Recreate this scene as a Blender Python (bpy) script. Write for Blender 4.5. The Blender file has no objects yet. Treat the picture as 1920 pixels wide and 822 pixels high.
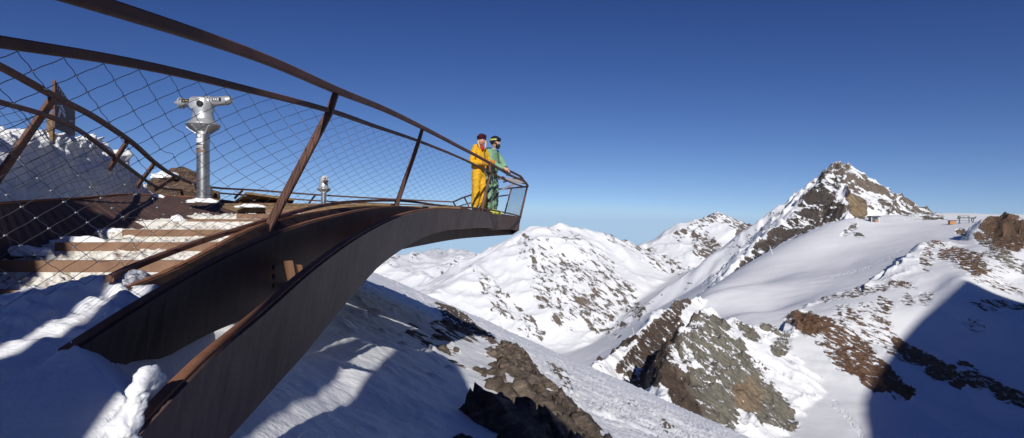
import bpy, bmesh, math, random
import numpy as np
from mathutils import Vector, Matrix
R = math.radians
F = 1067.0; HX = 960.0; HY = 436.0          # focal length and horizon of the view, in photo pixels
scene = bpy.context.scene
col = scene.collection
def P(px, py, Y):
    return Vector(((px-HX)/F*Y, Y, (HY-py)/F*Y))

# ---------------------------------------------------------------- tags
def tag(o, label=None, cat=None, group=None, kind=None):
    if label: o['label'] = label
    if cat: o['category'] = cat
    if group: o['group'] = group
    if kind: o['kind'] = kind
    return o
def empty(name, loc, label, cat, group=None):
    o = bpy.data.objects.new(name, None); col.objects.link(o)
    o.location = loc; o.empty_display_size = .2
    return tag(o, label, cat, group)
def link(name, me, mat=None, parent=None, smooth=False):
    o = bpy.data.objects.new(name, me); col.objects.link(o)
    if mat is not None and not me.materials: me.materials.append(mat)
    if smooth:
        me.polygons.foreach_set('use_smooth', [True]*len(me.polygons))
    if parent is not None:
        o.parent = parent
        if parent.parent is None:
            o.matrix_parent_inverse = Matrix.Translation(-parent.location)
    return o

# ---------------------------------------------------------------- mesh builder
class MB:
    def __init__(s): s.v = []; s.f = []; s.m = []
    def add(s, vs, fs, mi=0):
        n = len(s.v); s.v += [tuple(v) for v in vs]
        s.f += [tuple(i+n for i in f) for f in fs]; s.m += [mi]*len(fs)
    def box(s, c, size, rot=None, mi=0):
        hx, hy, hz = size[0]/2, size[1]/2, size[2]/2
        M = rot if rot is not None else Matrix.Identity(3)
        c = Vector(c)
        vs = [c + M @ Vector((x*hx, y*hy, z*hz)) for x in (-1,1) for y in (-1,1) for z in (-1,1)]
        s.add(vs, [(0,1,3,2),(4,6,7,5),(0,4,5,1),(2,3,7,6),(0,2,6,4),(1,5,7,3)], mi)
    def bar(s, a, b, w, h, up=(0,0,1), mi=0, w2=None, h2=None):
        s.sweep([a, b], w, h, up, mi, w2, h2)
    def sweep(s, pts, w, h, up=(0,0,1), mi=0, w2=None, h2=None):
        """rectangular bar along a polyline; w across, h along 'up'"""
        pts = [Vector(p) for p in pts]; n = len(pts)
        rings = []
        for i, p in enumerate(pts):
            t = (pts[min(i+1, n-1)] - pts[max(i-1, 0)]).normalized()
            u0 = Vector(up[i] if isinstance(up, list) else up)
            sd = t.cross(u0).normalized(); u = sd.cross(t).normalized()
            k = i/max(1, n-1)
            ww = w + ((w2 if w2 is not None else w)-w)*k; hh = h + ((h2 if h2 is not None else h)-h)*k
            c = .14*min(ww, hh)
            a, b = ww/2, hh/2
            prof = [(-a+c,-b),(a-c,-b),(a,-b+c),(a,b-c),(a-c,b),(-a+c,b),(-a,b-c),(-a,-b+c)]
            rings.append([p + sd*x + u*y for x, y in prof])
        vs = [v for r in rings for v in r]; fs = []
        for i in range(n-1):
            for j in range(8):
                k = (j+1) % 8
                fs.append((i*8+j, i*8+k, i*8+8+k, i*8+8+j))
        fs.append(tuple(range(7,-1,-1))); fs.append(tuple((n-1)*8+j for j in range(8)))
        s.add(vs, fs, mi)
    def tube(s, pts, r, seg=8, mi=0, r2=None, cap=True):
        pts = [Vector(p) for p in pts]; n = len(pts); vs = []; fs = []
        ref = None
        for i, p in enumerate(pts):
            t = (pts[min(i+1, n-1)] - pts[max(i-1, 0)]).normalized()
            if ref is None: ref = Vector((0,0,1)) if abs(t.z) < .9 else Vector((1,0,0))
            a = t.cross(ref).normalized(); b = a.cross(t).normalized(); ref = b
            rr = (r[i] if isinstance(r, (list, tuple)) else r + ((r2 if r2 is not None else r)-r)*i/max(1, n-1))
            vs += [p + (a*math.cos(2*math.pi*j/seg) + b*math.sin(2*math.pi*j/seg))*rr for j in range(seg)]
        for i in range(n-1):
            for j in range(seg):
                k = (j+1) % seg
                fs.append((i*seg+j, i*seg+k, i*seg+seg+k, i*seg+seg+j))
        if cap:
            fs.append(tuple(range(seg-1,-1,-1))); fs.append(tuple((n-1)*seg+j for j in range(seg)))
        s.add(vs, fs, mi)
    def lathe(s, c, prof, seg=24, mi=0, rot=None):
        c = Vector(c); vs = []; fs = []; n = len(prof)
        M = rot if rot is not None else Matrix.Identity(3)
        for r, z in prof:
            vs += [c + M @ Vector((r*math.cos(2*math.pi*j/seg), r*math.sin(2*math.pi*j/seg), z)) for j in range(seg)]
        for i in range(n-1):
            for j in range(seg):
                k = (j+1) % seg
                fs.append((i*seg+j, i*seg+k, i*seg+seg+k, i*seg+seg+j))
        fs.append(tuple(range(seg-1,-1,-1))); fs.append(tuple((n-1)*seg+j for j in range(seg)))
        s.add(vs, fs, mi)
    def ribbon(s, top, bot, th, side, mi=0):
        """plate between two curves with thickness th towards vector/list side"""
        n = len(top); vs = []; fs = []
        for i in range(n):
            t = Vector(top[i]); b = Vector(bot[i])
            tn = (Vector(top[min(i+1, n-1)]) - Vector(top[max(i-1, 0)])).normalized()
            o = tn.cross(b-t).normalized()*side*th
            vs += [t, b, b+o, t+o]
        for i in range(n-1):
            a = i*4; c = a+4
            for j in range(4):
                k = (j+1) % 4
                fs.append((a+j, a+k, c+k, c+j))
        fs.append((3,2,1,0)); e = (n-1)*4; fs.append((e, e+1, e+2, e+3))
        s.add(vs, fs, mi)
    def build(s, name, mats, parent=None, smooth=False, sharp=None):
        me = bpy.data.meshes.new(name); me.from_pydata(s.v, [], s.f)
        if not isinstance(mats, (list, tuple)): mats = [mats]
        for m in mats: me.materials.append(m)
        me.polygons.foreach_set('material_index', s.m)
        bm = bmesh.new(); bm.from_mesh(me); bmesh.ops.recalc_face_normals(bm, faces=bm.faces); bm.to_mesh(me); bm.free()
        o = link(name, me, None, parent)
        if smooth:
            me.polygons.foreach_set('use_smooth', [True]*len(me.polygons))
            if sharp: me.set_sharp_from_angle(angle=R(sharp))
        me.update()
        return o

def catmull(pts, n):
    """resample control points to n points, smooth"""
    p = np.array([tuple(q) for q in pts], float)
    d = np.r_[0, np.cumsum(np.linalg.norm(np.diff(p, axis=0), axis=1))]
    h_ = np.diff(d)[:, None]; sl_ = np.diff(p, axis=0)/h_
    m = np.zeros_like(p)
    m[1:-1] = (sl_[:-1]*h_[1:] + sl_[1:]*h_[:-1])/(h_[1:]+h_[:-1])
    m[0] = sl_[0]; m[-1] = sl_[-1]
    t = np.linspace(0, d[-1], n); k = np.clip(np.searchsorted(d, t, side='right')-1, 0, len(d)-2)
    h = (d[k+1]-d[k])[:, None]; s = ((t-d[k])[:, None])/h
    q = (2*s**3-3*s**2+1)*p[k] + (s**3-2*s**2+s)*h*m[k] + (-2*s**3+3*s**2)*p[k+1] + (s**3-s**2)*h*m[k+1]
    return q
def at_y(curve, y):
    """point of an (n,3) curve at given Y"""
    return Vector((float(np.interp(y, curve[:,1], curve[:,0])), y, float(np.interp(y, curve[:,1], curve[:,2]))))

# ---------------------------------------------------------------- noise
_GX = np.cos(np.arange(256)*2*np.pi/256); _GY = np.sin(np.arange(256)*2*np.pi/256)
def perlin(x, y, seed=0):
    x = np.asarray(x, float); y = np.asarray(y, float)
    ix = np.floor(x); iy = np.floor(y); fx = x-ix; fy = y-iy
    ux = fx*fx*fx*(fx*(fx*6-15)+10); uy = fy*fy*fy*(fy*(fy*6-15)+10)
    hx0 = ix.astype(np.int64).astype(np.uint32)*np.uint32(374761393); hy0 = iy.astype(np.int64).astype(np.uint32)*np.uint32(668265263) + np.uint32((seed*974711) & 0xffffffff)
    hx1 = hx0+np.uint32(374761393); hy1 = hy0+np.uint32(668265263)
    def g(hx, hy, dx, dy):
        h = hx+hy; h = (h ^ (h >> np.uint32(13)))*np.uint32(1274126177); k = (h ^ (h >> np.uint32(16))) >> np.uint32(24)
        return _GX[k]*dx + _GY[k]*dy
    n00 = g(hx0, hy0, fx, fy); n10 = g(hx1, hy0, fx-1, fy)
    n01 = g(hx0, hy1, fx, fy-1); n11 = g(hx1, hy1, fx-1, fy-1)
    return ((n00*(1-ux)+n10*ux)*(1-uy) + (n01*(1-ux)+n11*ux)*uy)*1.5
def fbm(x, y, oct=5, seed=0, gain=.5, lac=2.03):
    a = 1; s = 0
    for i in range(oct):
        s = s + a*perlin(x, y, seed+i*17); x = x*lac+13.1; y = y*lac-7.7; a *= gain
    return s
def ridged(x, y, oct=5, seed=0, gain=.5, lac=2.05):
    a = 1; s = 0; w = 1
    for i in range(oct):
        n = 1-np.abs(perlin(x, y, seed+i*31))*1.6; n = np.clip(n, 0, 1)**2
        s = s + a*n*w; w = np.clip(n*1.5, 0, 1); x = x*lac+3.3; y = y*lac+9.1; a *= gain
    return s-.6
def sstep(a, b, x):
    t = np.clip((x-a)/(b-a), 0, 1); return t*t*(3-2*t)
def smax(a, b, k):
    h = np.clip(.5+.5*(a-b)/k, 0, 1); return b*(1-h)+a*h + k*h*(1-h)

def grid_object(name, X, Y, Z, mat, attrs=None, colors=None, keep=None, smooth=True, wrap=False):
    nr, nc = X.shape
    me = bpy.data.meshes.new(name)
    idx = np.arange(nr*nc).reshape(nr, nc)
    if wrap:
        idx2 = np.c_[idx, idx[:, :1]]
    else: idx2 = idx
    q = np.stack([idx2[:-1, :-1], idx2[:-1, 1:], idx2[1:, 1:], idx2[1:, :-1]], -1).reshape(-1, 4)
    if keep is not None:
        kv = keep.reshape(-1); q = q[kv[q].all(1)]
        used = np.zeros(nr*nc, bool); used[q.reshape(-1)] = True
    else: used = np.ones(nr*nc, bool)
    remap = np.cumsum(used)-1; q = remap[q]
    co = np.stack([X.reshape(-1), Y.reshape(-1), Z.reshape(-1)], -1)[used]
    me.vertices.add(len(co)); me.vertices.foreach_set('co', co.reshape(-1).astype(np.float32))
    me.loops.add(q.size); me.loops.foreach_set('vertex_index', q.reshape(-1).astype(np.int32))
    me.polygons.add(len(q)); me.polygons.foreach_set('loop_start', np.arange(0, q.size, 4, dtype=np.int32))
    me.update(calc_edges=True)
    if len(me.polygons) and me.polygons[0].normal.z < 0: me.flip_normals()
    for k, a in (attrs or {}).items():
        at = me.attributes.new(k, 'FLOAT', 'POINT'); at.data.foreach_set('value', a.reshape(-1)[used].astype(np.float32))
    for k, c in (colors or {}).items():
        at = me.attributes.new(k, 'FLOAT_COLOR', 'POINT')
        cc = np.concatenate([c, np.ones(c.shape[:-1]+(1,))], -1).reshape(-1, 4)[used]
        at.data.foreach_set('color', cc.reshape(-1).astype(np.float32))
    me.materials.append(mat)
    if smooth: me.polygons.foreach_set('use_smooth', np.ones(len(me.polygons), bool))
    o = bpy.data.objects.new(name, me); col.objects.link(o)
    return o

# ---------------------------------------------------------------- materials
def newmat(name):
    m = bpy.data.materials.new(name); m.use_nodes = True
    nt = m.node_tree; b = nt.nodes['Principled BSDF']
    return m, nt, b
def N(nt, t, **kw):
    n = nt.nodes.new(t)
    for k, v in kw.items():
        if k.startswith('i_'):
            key = k[2:]; key = int(key) if key.isdigit() else key.replace('_', ' ')
            n.inputs[key].default_value = v
        else: setattr(n, k, v)
    return n
def ramp(nt, fac, stops):
    r = nt.nodes.new('ShaderNodeValToRGB'); e = r.color_ramp.elements
    while len(e) < len(stops): e.new(.5)
    for i, (p, c) in enumerate(stops):
        e[i].position = p; e[i].color = (*c, 1) if len(c) == 3 else c
    nt.links.new(fac, r.inputs[0]); return r
def simple(name, c, rough=.6, metal=0, var=.15, scale=20, bump=0, spec=.5):
    m, nt, b = newmat(name); L = nt.links
    tc = N(nt, 'ShaderNodeTexCoord'); n = N(nt, 'ShaderNodeTexNoise', i_Scale=scale, i_Detail=6.0)
    L.new(tc.outputs['Object'], n.inputs['Vector'])
    lo = tuple(x*(1-var) for x in c); hi = tuple(min(1, x*(1+var)) for x in c)
    r = ramp(nt, n.outputs[0], [(.3, lo), (.7, hi)])
    L.new(r.outputs[0], b.inputs['Base Color'])
    b.inputs['Roughness'].default_value = rough; b.inputs['Metallic'].default_value = metal
    b.inputs['Specular IOR Level'].default_value = spec
    if bump:
        bp = N(nt, 'ShaderNodeBump', i_Strength=.6, i_Distance=bump)
        L.new(n.outputs[0], bp.inputs['Height']); L.new(bp.outputs[0], b.inputs['Normal'])
    return m
def rust_mat(name, c1, c2, rough=.75, streak=1.0, spec=.3, scale=1.0):
    m, nt, b = newmat(name); L = nt.links
    tc = N(nt, 'ShaderNodeTexCoord')
    n1 = N(nt, 'ShaderNodeTexNoise', i_Scale=2.2*scale, i_Detail=8.0, i_Roughness=.62)
    n2 = N(nt, 'ShaderNodeTexNoise', i_Scale=60.0*scale, i_Detail=5.0, i_Roughness=.7)
    mp = N(nt, 'ShaderNodeMapping'); mp.inputs['Scale'].default_value = (9, 9, .8)
    n3 = N(nt, 'ShaderNodeTexNoise', i_Scale=3.0*scale, i_Detail=5.0)
    L.new(tc.outputs['Object'], mp.inputs[0]); L.new(mp.outputs[0], n3.inputs['Vector'])
    for n in (n1, n2): L.new(tc.outputs['Object'], n.inputs['Vector'])
    a = N(nt, 'ShaderNodeMath', operation='ADD'); L.new(n1.outputs[0], a.inputs[0])
    s = N(nt, 'ShaderNodeMath', operation='MULTIPLY_ADD', i_1=.5*streak, i_2=-.25*streak); L.new(n3.outputs[0], s.inputs[0]); L.new(s.outputs[0], a.inputs[1])
    a2 = N(nt, 'ShaderNodeMath', operation='MULTIPLY_ADD', i_1=.5, i_2=-.25); L.new(n2.outputs[0], a2.inputs[0])
    a3 = N(nt, 'ShaderNodeMath', operation='ADD'); L.new(a.outputs[0], a3.inputs[0]); L.new(a2.outputs[0], a3.inputs[1])
    r = ramp(nt, a3.outputs[0], [(.25, c1), (.75, c2)])
    L.new(r.outputs[0], b.inputs['Base Color'])
    b.inputs['Roughness'].default_value = rough; b.inputs['Specular IOR Level'].default_value = spec
    bp = N(nt, 'ShaderNodeBump', i_Strength=.35, i_Distance=.003)
    L.new(n2.outputs[0], bp.inputs['Height']); L.new(bp.outputs[0], b.inputs['Normal'])
    return m
def snow_mat(name, fine=60, coarse=6, dist=.012, tint=(.84,.86,.9)):
    m, nt, b = newmat(name); L = nt.links
    tc = N(nt, 'ShaderNodeTexCoord')
    n1 = N(nt, 'ShaderNodeTexNoise', i_Scale=coarse, i_Detail=7.0, i_Roughness=.6)
    n2 = N(nt, 'ShaderNodeTexNoise', i_Scale=fine, i_Detail=4.0, i_Roughness=.6)
    for n in (n1, n2): L.new(tc.outputs['Object'], n.inputs['Vector'])
    r = ramp(nt, n1.outputs[0], [(.25, tuple(x*.94 for x in tint)), (.7, tint)])
    L.new(r.outputs[0], b.inputs['Base Color'])
    b.inputs['Roughness'].default_value = .65; b.inputs['Specular IOR Level'].default_value = .25
    b1 = N(nt, 'ShaderNodeBump', i_Strength=.8, i_Distance=dist*4); L.new(n1.outputs[0], b1.inputs['Height'])
    b2 = N(nt, 'ShaderNodeBump', i_Strength=.6, i_Distance=dist); L.new(n2.outputs[0], b2.inputs['Height'])
    L.new(b1.outputs[0], b2.inputs['Normal']); L.new(b2.outputs[0], b.inputs['Normal'])
    return m
# ================================================================= light direction
SUN_AZ = R(-6); SUN_EL = R(28)      # azimuth to the left of straight behind the viewer
SUN = Vector((-math.sin(SUN_AZ)*math.cos(SUN_EL), -math.cos(SUN_AZ)*math.cos(SUN_EL), math.sin(SUN_EL)))

def terrain_mat(name, scale, bump, snow=(.80,.81,.83), aniso=(1,1,1), thr=(.70,.36), soft=.035):
    m, nt, b = newmat(name); L = nt.links
    tc = N(nt, 'ShaderNodeTexCoord'); m0 = N(nt, 'ShaderNodeMapping'); mp = N(nt, 'ShaderNodeMapping')
    m0.inputs['Rotation'].default_value = (0, -R(47), 0)      # strata dip to the right
    mp.inputs['Scale'].default_value = tuple(a*scale for a in aniso)
    L.new(tc.outputs['Object'], m0.inputs[0]); L.new(m0.outputs[0], mp.inputs[0])
    n1 = N(nt, 'ShaderNodeTexNoise', i_Scale=1.0, i_Detail=9.0, i_Roughness=.68); n1.inputs['Distortion'].default_value = .3
    L.new(mp.outputs[0], n1.inputs['Vector'])
    n2 = N(nt, 'ShaderNodeTexNoise', i_Scale=3.7, i_Detail=8.0, i_Roughness=.7); L.new(mp.outputs[0], n2.inputs['Vector'])
    at = N(nt, 'ShaderNodeAttribute', attribute_name='rock')
    ac = N(nt, 'ShaderNodeAttribute', attribute_name='rcol')
    th = N(nt, 'ShaderNodeMapRange'); th.inputs['To Min'].default_value = thr[0]; th.inputs['To Max'].default_value = thr[1]
    L.new(at.outputs['Fac'], th.inputs['Value'])
    d = N(nt, 'ShaderNodeMath', operation='SUBTRACT'); L.new(n1.outputs[0], d.inputs[0]); L.new(th.outputs[0], d.inputs[1])
    mk = N(nt, 'ShaderNodeMapRange', interpolation_type='SMOOTHSTEP'); mk.inputs['From Min'].default_value = -soft; mk.inputs['From Max'].default_value = soft
    L.new(d.outputs[0], mk.inputs['Value'])
    gate = N(nt, 'ShaderNodeMath', operation='GREATER_THAN', i_1=.015); L.new(at.outputs['Fac'], gate.inputs[0])
    mm = N(nt, 'ShaderNodeMath', operation='MULTIPLY'); L.new(mk.outputs[0], mm.inputs[0]); L.new(gate.outputs[0], mm.inputs[1])
    # rock colour: attribute tint broken up light / dark
    rr = ramp(nt, n2.outputs[0], [(.28, (.35,.35,.38)), (.5, (1,1,1)), (.72, (1.7,1.6,1.5))])
    mc = N(nt, 'ShaderNodeMix', data_type='RGBA', blend_type='MULTIPLY'); mc.inputs['Factor'].default_value = 1
    L.new(ac.outputs['Color'], mc.inputs['A']); L.new(rr.outputs[0], mc.inputs['B'])
    sn = ramp(nt, n2.outputs[0], [(.3, tuple(x*.95 for x in snow)), (.7, snow)])
    mx = N(nt, 'ShaderNodeMix', data_type='RGBA')
    L.new(mm.outputs[0], mx.inputs['Factor']); L.new(sn.outputs[0], mx.inputs['A']); L.new(mc.outputs['Result'], mx.inputs['B'])
    L.new(mx.outputs['Result'], b.inputs['Base Color'])
    b.inputs['Roughness'].default_value = .8; b.inputs['Specular IOR Level'].default_value = .1
    hb = N(nt, 'ShaderNodeMath', operation='MULTIPLY'); L.new(n2.outputs[0], hb.inputs[0])
    hm = N(nt, 'ShaderNodeMapRange'); hm.inputs['To Min'].default_value = .08; hm.inputs['To Max'].default_value = 1; L.new(mm.outputs[0], hm.inputs['Value'])
    L.new(hm.outputs[0], hb.inputs[1])
    bp = N(nt, 'ShaderNodeBump', i_Strength=.9, i_Distance=bump); L.new(hb.outputs[0], bp.inputs['Height'])
    L.new(bp.outputs[0], b.inputs['Normal'])
    return m

# ================================================================= far and middle terrain
FLOOR = [  # snow surfaces: photo x, photo y, distance
 (600,470,9000),(700,482,8000),(800,520,6500),(880,560,5000),(700,570,4200),(600,650,3000),(760,620,3200),(900,650,2900),
 (1060,655,3000),(1010,640,3000),(1120,640,2900),(1180,600,3000),(1230,560,3100),(1290,535,3200),(1340,505,3500),(1380,480,3900),
 (1120,690,2200),(1180,660,1900),(1040,720,2000),(1200,620,2300),(1250,580,2200),(1310,552,2100),(1360,520,2050),
  (1200,690,1150),(1150,720,1000),(1100,745,1100),(1235,650,1250),(1262,612,1350),(1180,705,850),(1240,710,800),(1150,700,1500),(1080,700,1600),
 (1385,508,1750),(1450,482,1750),(1520,446,1850),(1600,408,2000),(1640,411,2000),(1700,416,1950),(1790,418,1850),(1850,421,1650),
 (1330,545,1550),(1390,540,1450),(1420,535,1500),(1500,515,1480),(1600,495,1500),(1660,470,1550),(1700,440,1700),(1560,470,1700),
 (1560,543,1150),(1440,590,1080),(1350,568,1200),(1310,562,1250),(1400,585,1050),(1480,575,1060),
 (1800,480,1150),(1860,450,1300),(1900,480,1100),(1800,520,985),(1750,545,990),(1700,560,960),(1640,575,930),(1580,585,910),(1850,560,900),(1920,600,830),(1920,540,1000),
 (1500,625,850),(1440,630,880),(1400,640,830),(1560,650,810),(1600,680,780),(1650,700,750),(1700,742,700),(1750,700,760),(1850,752,690),(1950,800,650),(1700,800,600),(1800,650,800),(1880,680,745),
 (1600,770,640),(1550,820,560),(1480,700,750),(1440,680,760),(1480,780,620),(1420,820,560),(1500,900,470),(1700,900,470),(1920,950,430),(1300,850,480),(1200,800,520),(1100,760,700),(1100,850,450),
 (2050,500,1000),(2100,600,800),(2100,420,1700),(2200,750,450),(960,900,400),(800,900,450),(600,900,500),(400,800,900),(300,700,2000),(300,600,4000),(300,500,8000),
 (1500,460,5600),(1700,460,5600),(1300,460,6200),(1000,475,7000),(2000,460,5000)]
_U = np.array([( (a-HX)/F, math.log(c)*1.0 ) for a, b, c in FLOOR]); _S = np.array([(HY-b)/F for a, b, c in FLOOR])
def _tps(r2): return .5*r2*np.log(r2+1e-12)
_n = len(_U); _D2 = ((_U[:, None]-_U[None])**2).sum(-1)
_A = np.zeros((_n+3, _n+3)); _A[:_n, :_n] = _tps(_D2)+np.eye(_n)*2e-4
_A[:_n, _n] = 1; _A[:_n, _n+1:] = _U; _A[_n:, :_n] = _A[:_n, _n:].T
_W = np.linalg.solve(_A, np.r_[_S, 0, 0, 0])
_gu = np.linspace(-1.0, 1.5, 170); _gv = np.linspace(math.log(200), math.log(8000), 130)
def _tab():
    V, U = np.meshgrid(_gv, _gu, indexing='ij')
    return _floor_raw(U.reshape(-1), V.reshape(-1)).reshape(V.shape)
def floor_h(x, y):
    u = np.clip(x/y, -.99, 1.49); v = np.clip(np.log(y), _gv[0], _gv[-1]-1e-6)
    a = (u-_gu[0])/(_gu[1]-_gu[0]); b = (v-_gv[0])/(_gv[1]-_gv[0])
    i = np.clip(a.astype(int), 0, len(_gu)-2); j = np.clip(b.astype(int), 0, len(_gv)-2); fa = a-i; fb = b-j
    # smooth blend keeps the table free of creases
    T = _TAB
    def cub(p0, p1, p2, p3, t): return p1+.5*t*(p2-p0+t*(2*p0-5*p1+4*p2-p3+t*(3*(p1-p2)+p3-p0)))
    def row(jj):
        jj = np.clip(jj, 0, T.shape[0]-1); i0 = np.clip(i-1, 0, T.shape[1]-1); i3 = np.clip(i+2, 0, T.shape[1]-1)
        return cub(T[jj, i0], T[jj, i], T[jj, i+1], T[jj, i3], fa)
    return cub(row(j-1), row(j), row(j+1), row(j+2), fb)*y
def _floor_raw(u, v):
    out = np.zeros(len(u))
    for a in range(0, len(u), 40000):
        q = np.stack([u[a:a+40000], v[a:a+40000]], -1)
        d2 = ((q[:, None]-_U[None])**2).sum(-1)
        out[a:a+40000] = _tps(d2)@_W[:_n] + _W[_n] + q@_W[_n+1:]
    return out
_TAB = _tab()

# ridges: crest points (photo x, photo y, distance), slope on the left and on the right of the walking direction, profile power
RIDGES = [
 dict(p=[(520,505,6000),(600,492,6000),(660,488,6000),(720,497,5900),(780,508,5700),(830,522,5400),(880,548,5000)], l=.45, r=.5, k=60, a=40, s=420),
 dict(p=[(700,610,3000),(780,566,3150),(820,546,3300),(860,521,3450),(900,497,3600),(940,470,3800),(975,444,3950),(1010,424,4000),(1050,420,4050),(1110,432,4150),(1150,443,4250),(1190,457,4350),(1232,460,4500),(1260,440,4500),(1290,416,4500),(1345,399,4500),(1385,424,4600),(1412,421,4700),(1440,426,4800),(1520,436,5000),(1700,440,5200)], l=.55, r=.60, k=60, a=17, s=260),
 dict(p=[(1050,420,4050),(1085,470,3800),(1120,520,3550),(1150,570,3350),(1160,620,3150)], l=.55, r=.55, k=40, a=15, s=200),
 dict(p=[(940,470,3800),(930,520,3500),(935,570,3250),(960,620,3050)], l=.6, r=.5, k=40, a=13, s=180),
 dict(p=[(1345,399,4500),(1365,440,4200),(1350,480,3950)], l=.7, r=.65, k=40, a=24, s=180),
 dict(p=[(1412,421,4700),(1400,450,4300),(1370,500,3800)], l=.7, r=.65, k=40, a=30, s=150),
 dict(p=[(1290,570,1900),(1340,536,2000),(1372,505,2080),(1402,473,2180),(1440,433,2300),(1500,373,2450),(1545,326,2550),(1573,306,2600),(1600,326,2620),(1625,350,2650),(1655,351,2680),(1700,373,2700),(1740,392,2700),(1785,414,2700),(1850,436,2700),(1980,450,2700)], l=1.0, r=.8, k=12, a=24, s=130),
 dict(p=[(1573,304,2600),(1584,338,2480),(1590,362,2360),(1596,402,2180),(1600,430,2060)], l=1.7, r=.8, k=8, a=20, s=90),
 dict(p=[(1650,351,2680),(1690,400,2450),(1720,430,2300)], l=.9, r=.8, k=18, a=20, s=100),
 dict(p=[(1838,430,1500),(1845,412,1420),(1858,399,1380),(1890,399,1350),(1925,408,1300),(1990,400,1300),(2100,380,1350)], l=1.5, r=1.5, k=12, a=9, s=60, w=1.2),
 dict(p=[(1760,452,1330),(1738,454,1290),(1715,466,1240),(1690,494,1170),(1640,532,1110),(1600,543,1090),(1560,553,1050),(1520,570,1000),(1490,588,930)], l=.25, r=1.1, k=10, a=4, s=60, w=1),
 dict(p=[(1500,592,900),(1475,618,850),(1440,612,860),(1400,606,850),(1370,597,830),(1345,586,800),(1325,578,780),(1305,590,750),(1283,608,710),(1262,635,660),(1247,680,590),(1237,715,540),(1230,770,490)], l=.62, r=1.7, k=4, a=9, s=40),
 dict(p=[(1330,556,1260),(1280,561,1170),(1246,572,1100),(1222,596,1040),(1198,623,980),(1165,648,900),(1130,673,830),(1090,702,760)], l=.85, r=1.4, k=5, a=9, s=55),
]
def P3(t): return tuple(P(*t))
def ridge_h(x, y, rd):
    pts = [P3(t) for t in rd['p']]
    best = np.full(x.shape, -1e9); bd = np.full(x.shape, 1e9); bs = np.zeros(x.shape)
    wx = x + perlin(x/rd['s'], y/rd['s'], 5)*rd['s']*.18; wy = y + perlin(x/rd['s'], y/rd['s'], 6)*rd['s']*.18
    for a, b in zip(pts[:-1], pts[1:]):
        dx, dy = b[0]-a[0], b[1]-a[1]; L2 = dx*dx+dy*dy
        t = np.clip(((wx-a[0])*dx + (wy-a[1])*dy)/L2, 0, 1)
        qx = wx-(a[0]+t*dx); qy = wy-(a[1]+t*dy); d = np.sqrt(qx*qx+qy*qy)
        side = dx*qy-dy*qx
        sl = np.where(side > 0, rd['l'], rd['r'])
        k = rd['k']
        z = a[2]+t*(b[2]-a[2]) - sl*(np.sqrt(d*d+k*k)-k)
        best = np.maximum(best, z); bd = np.minimum(bd, d)
    return best, bd
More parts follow.
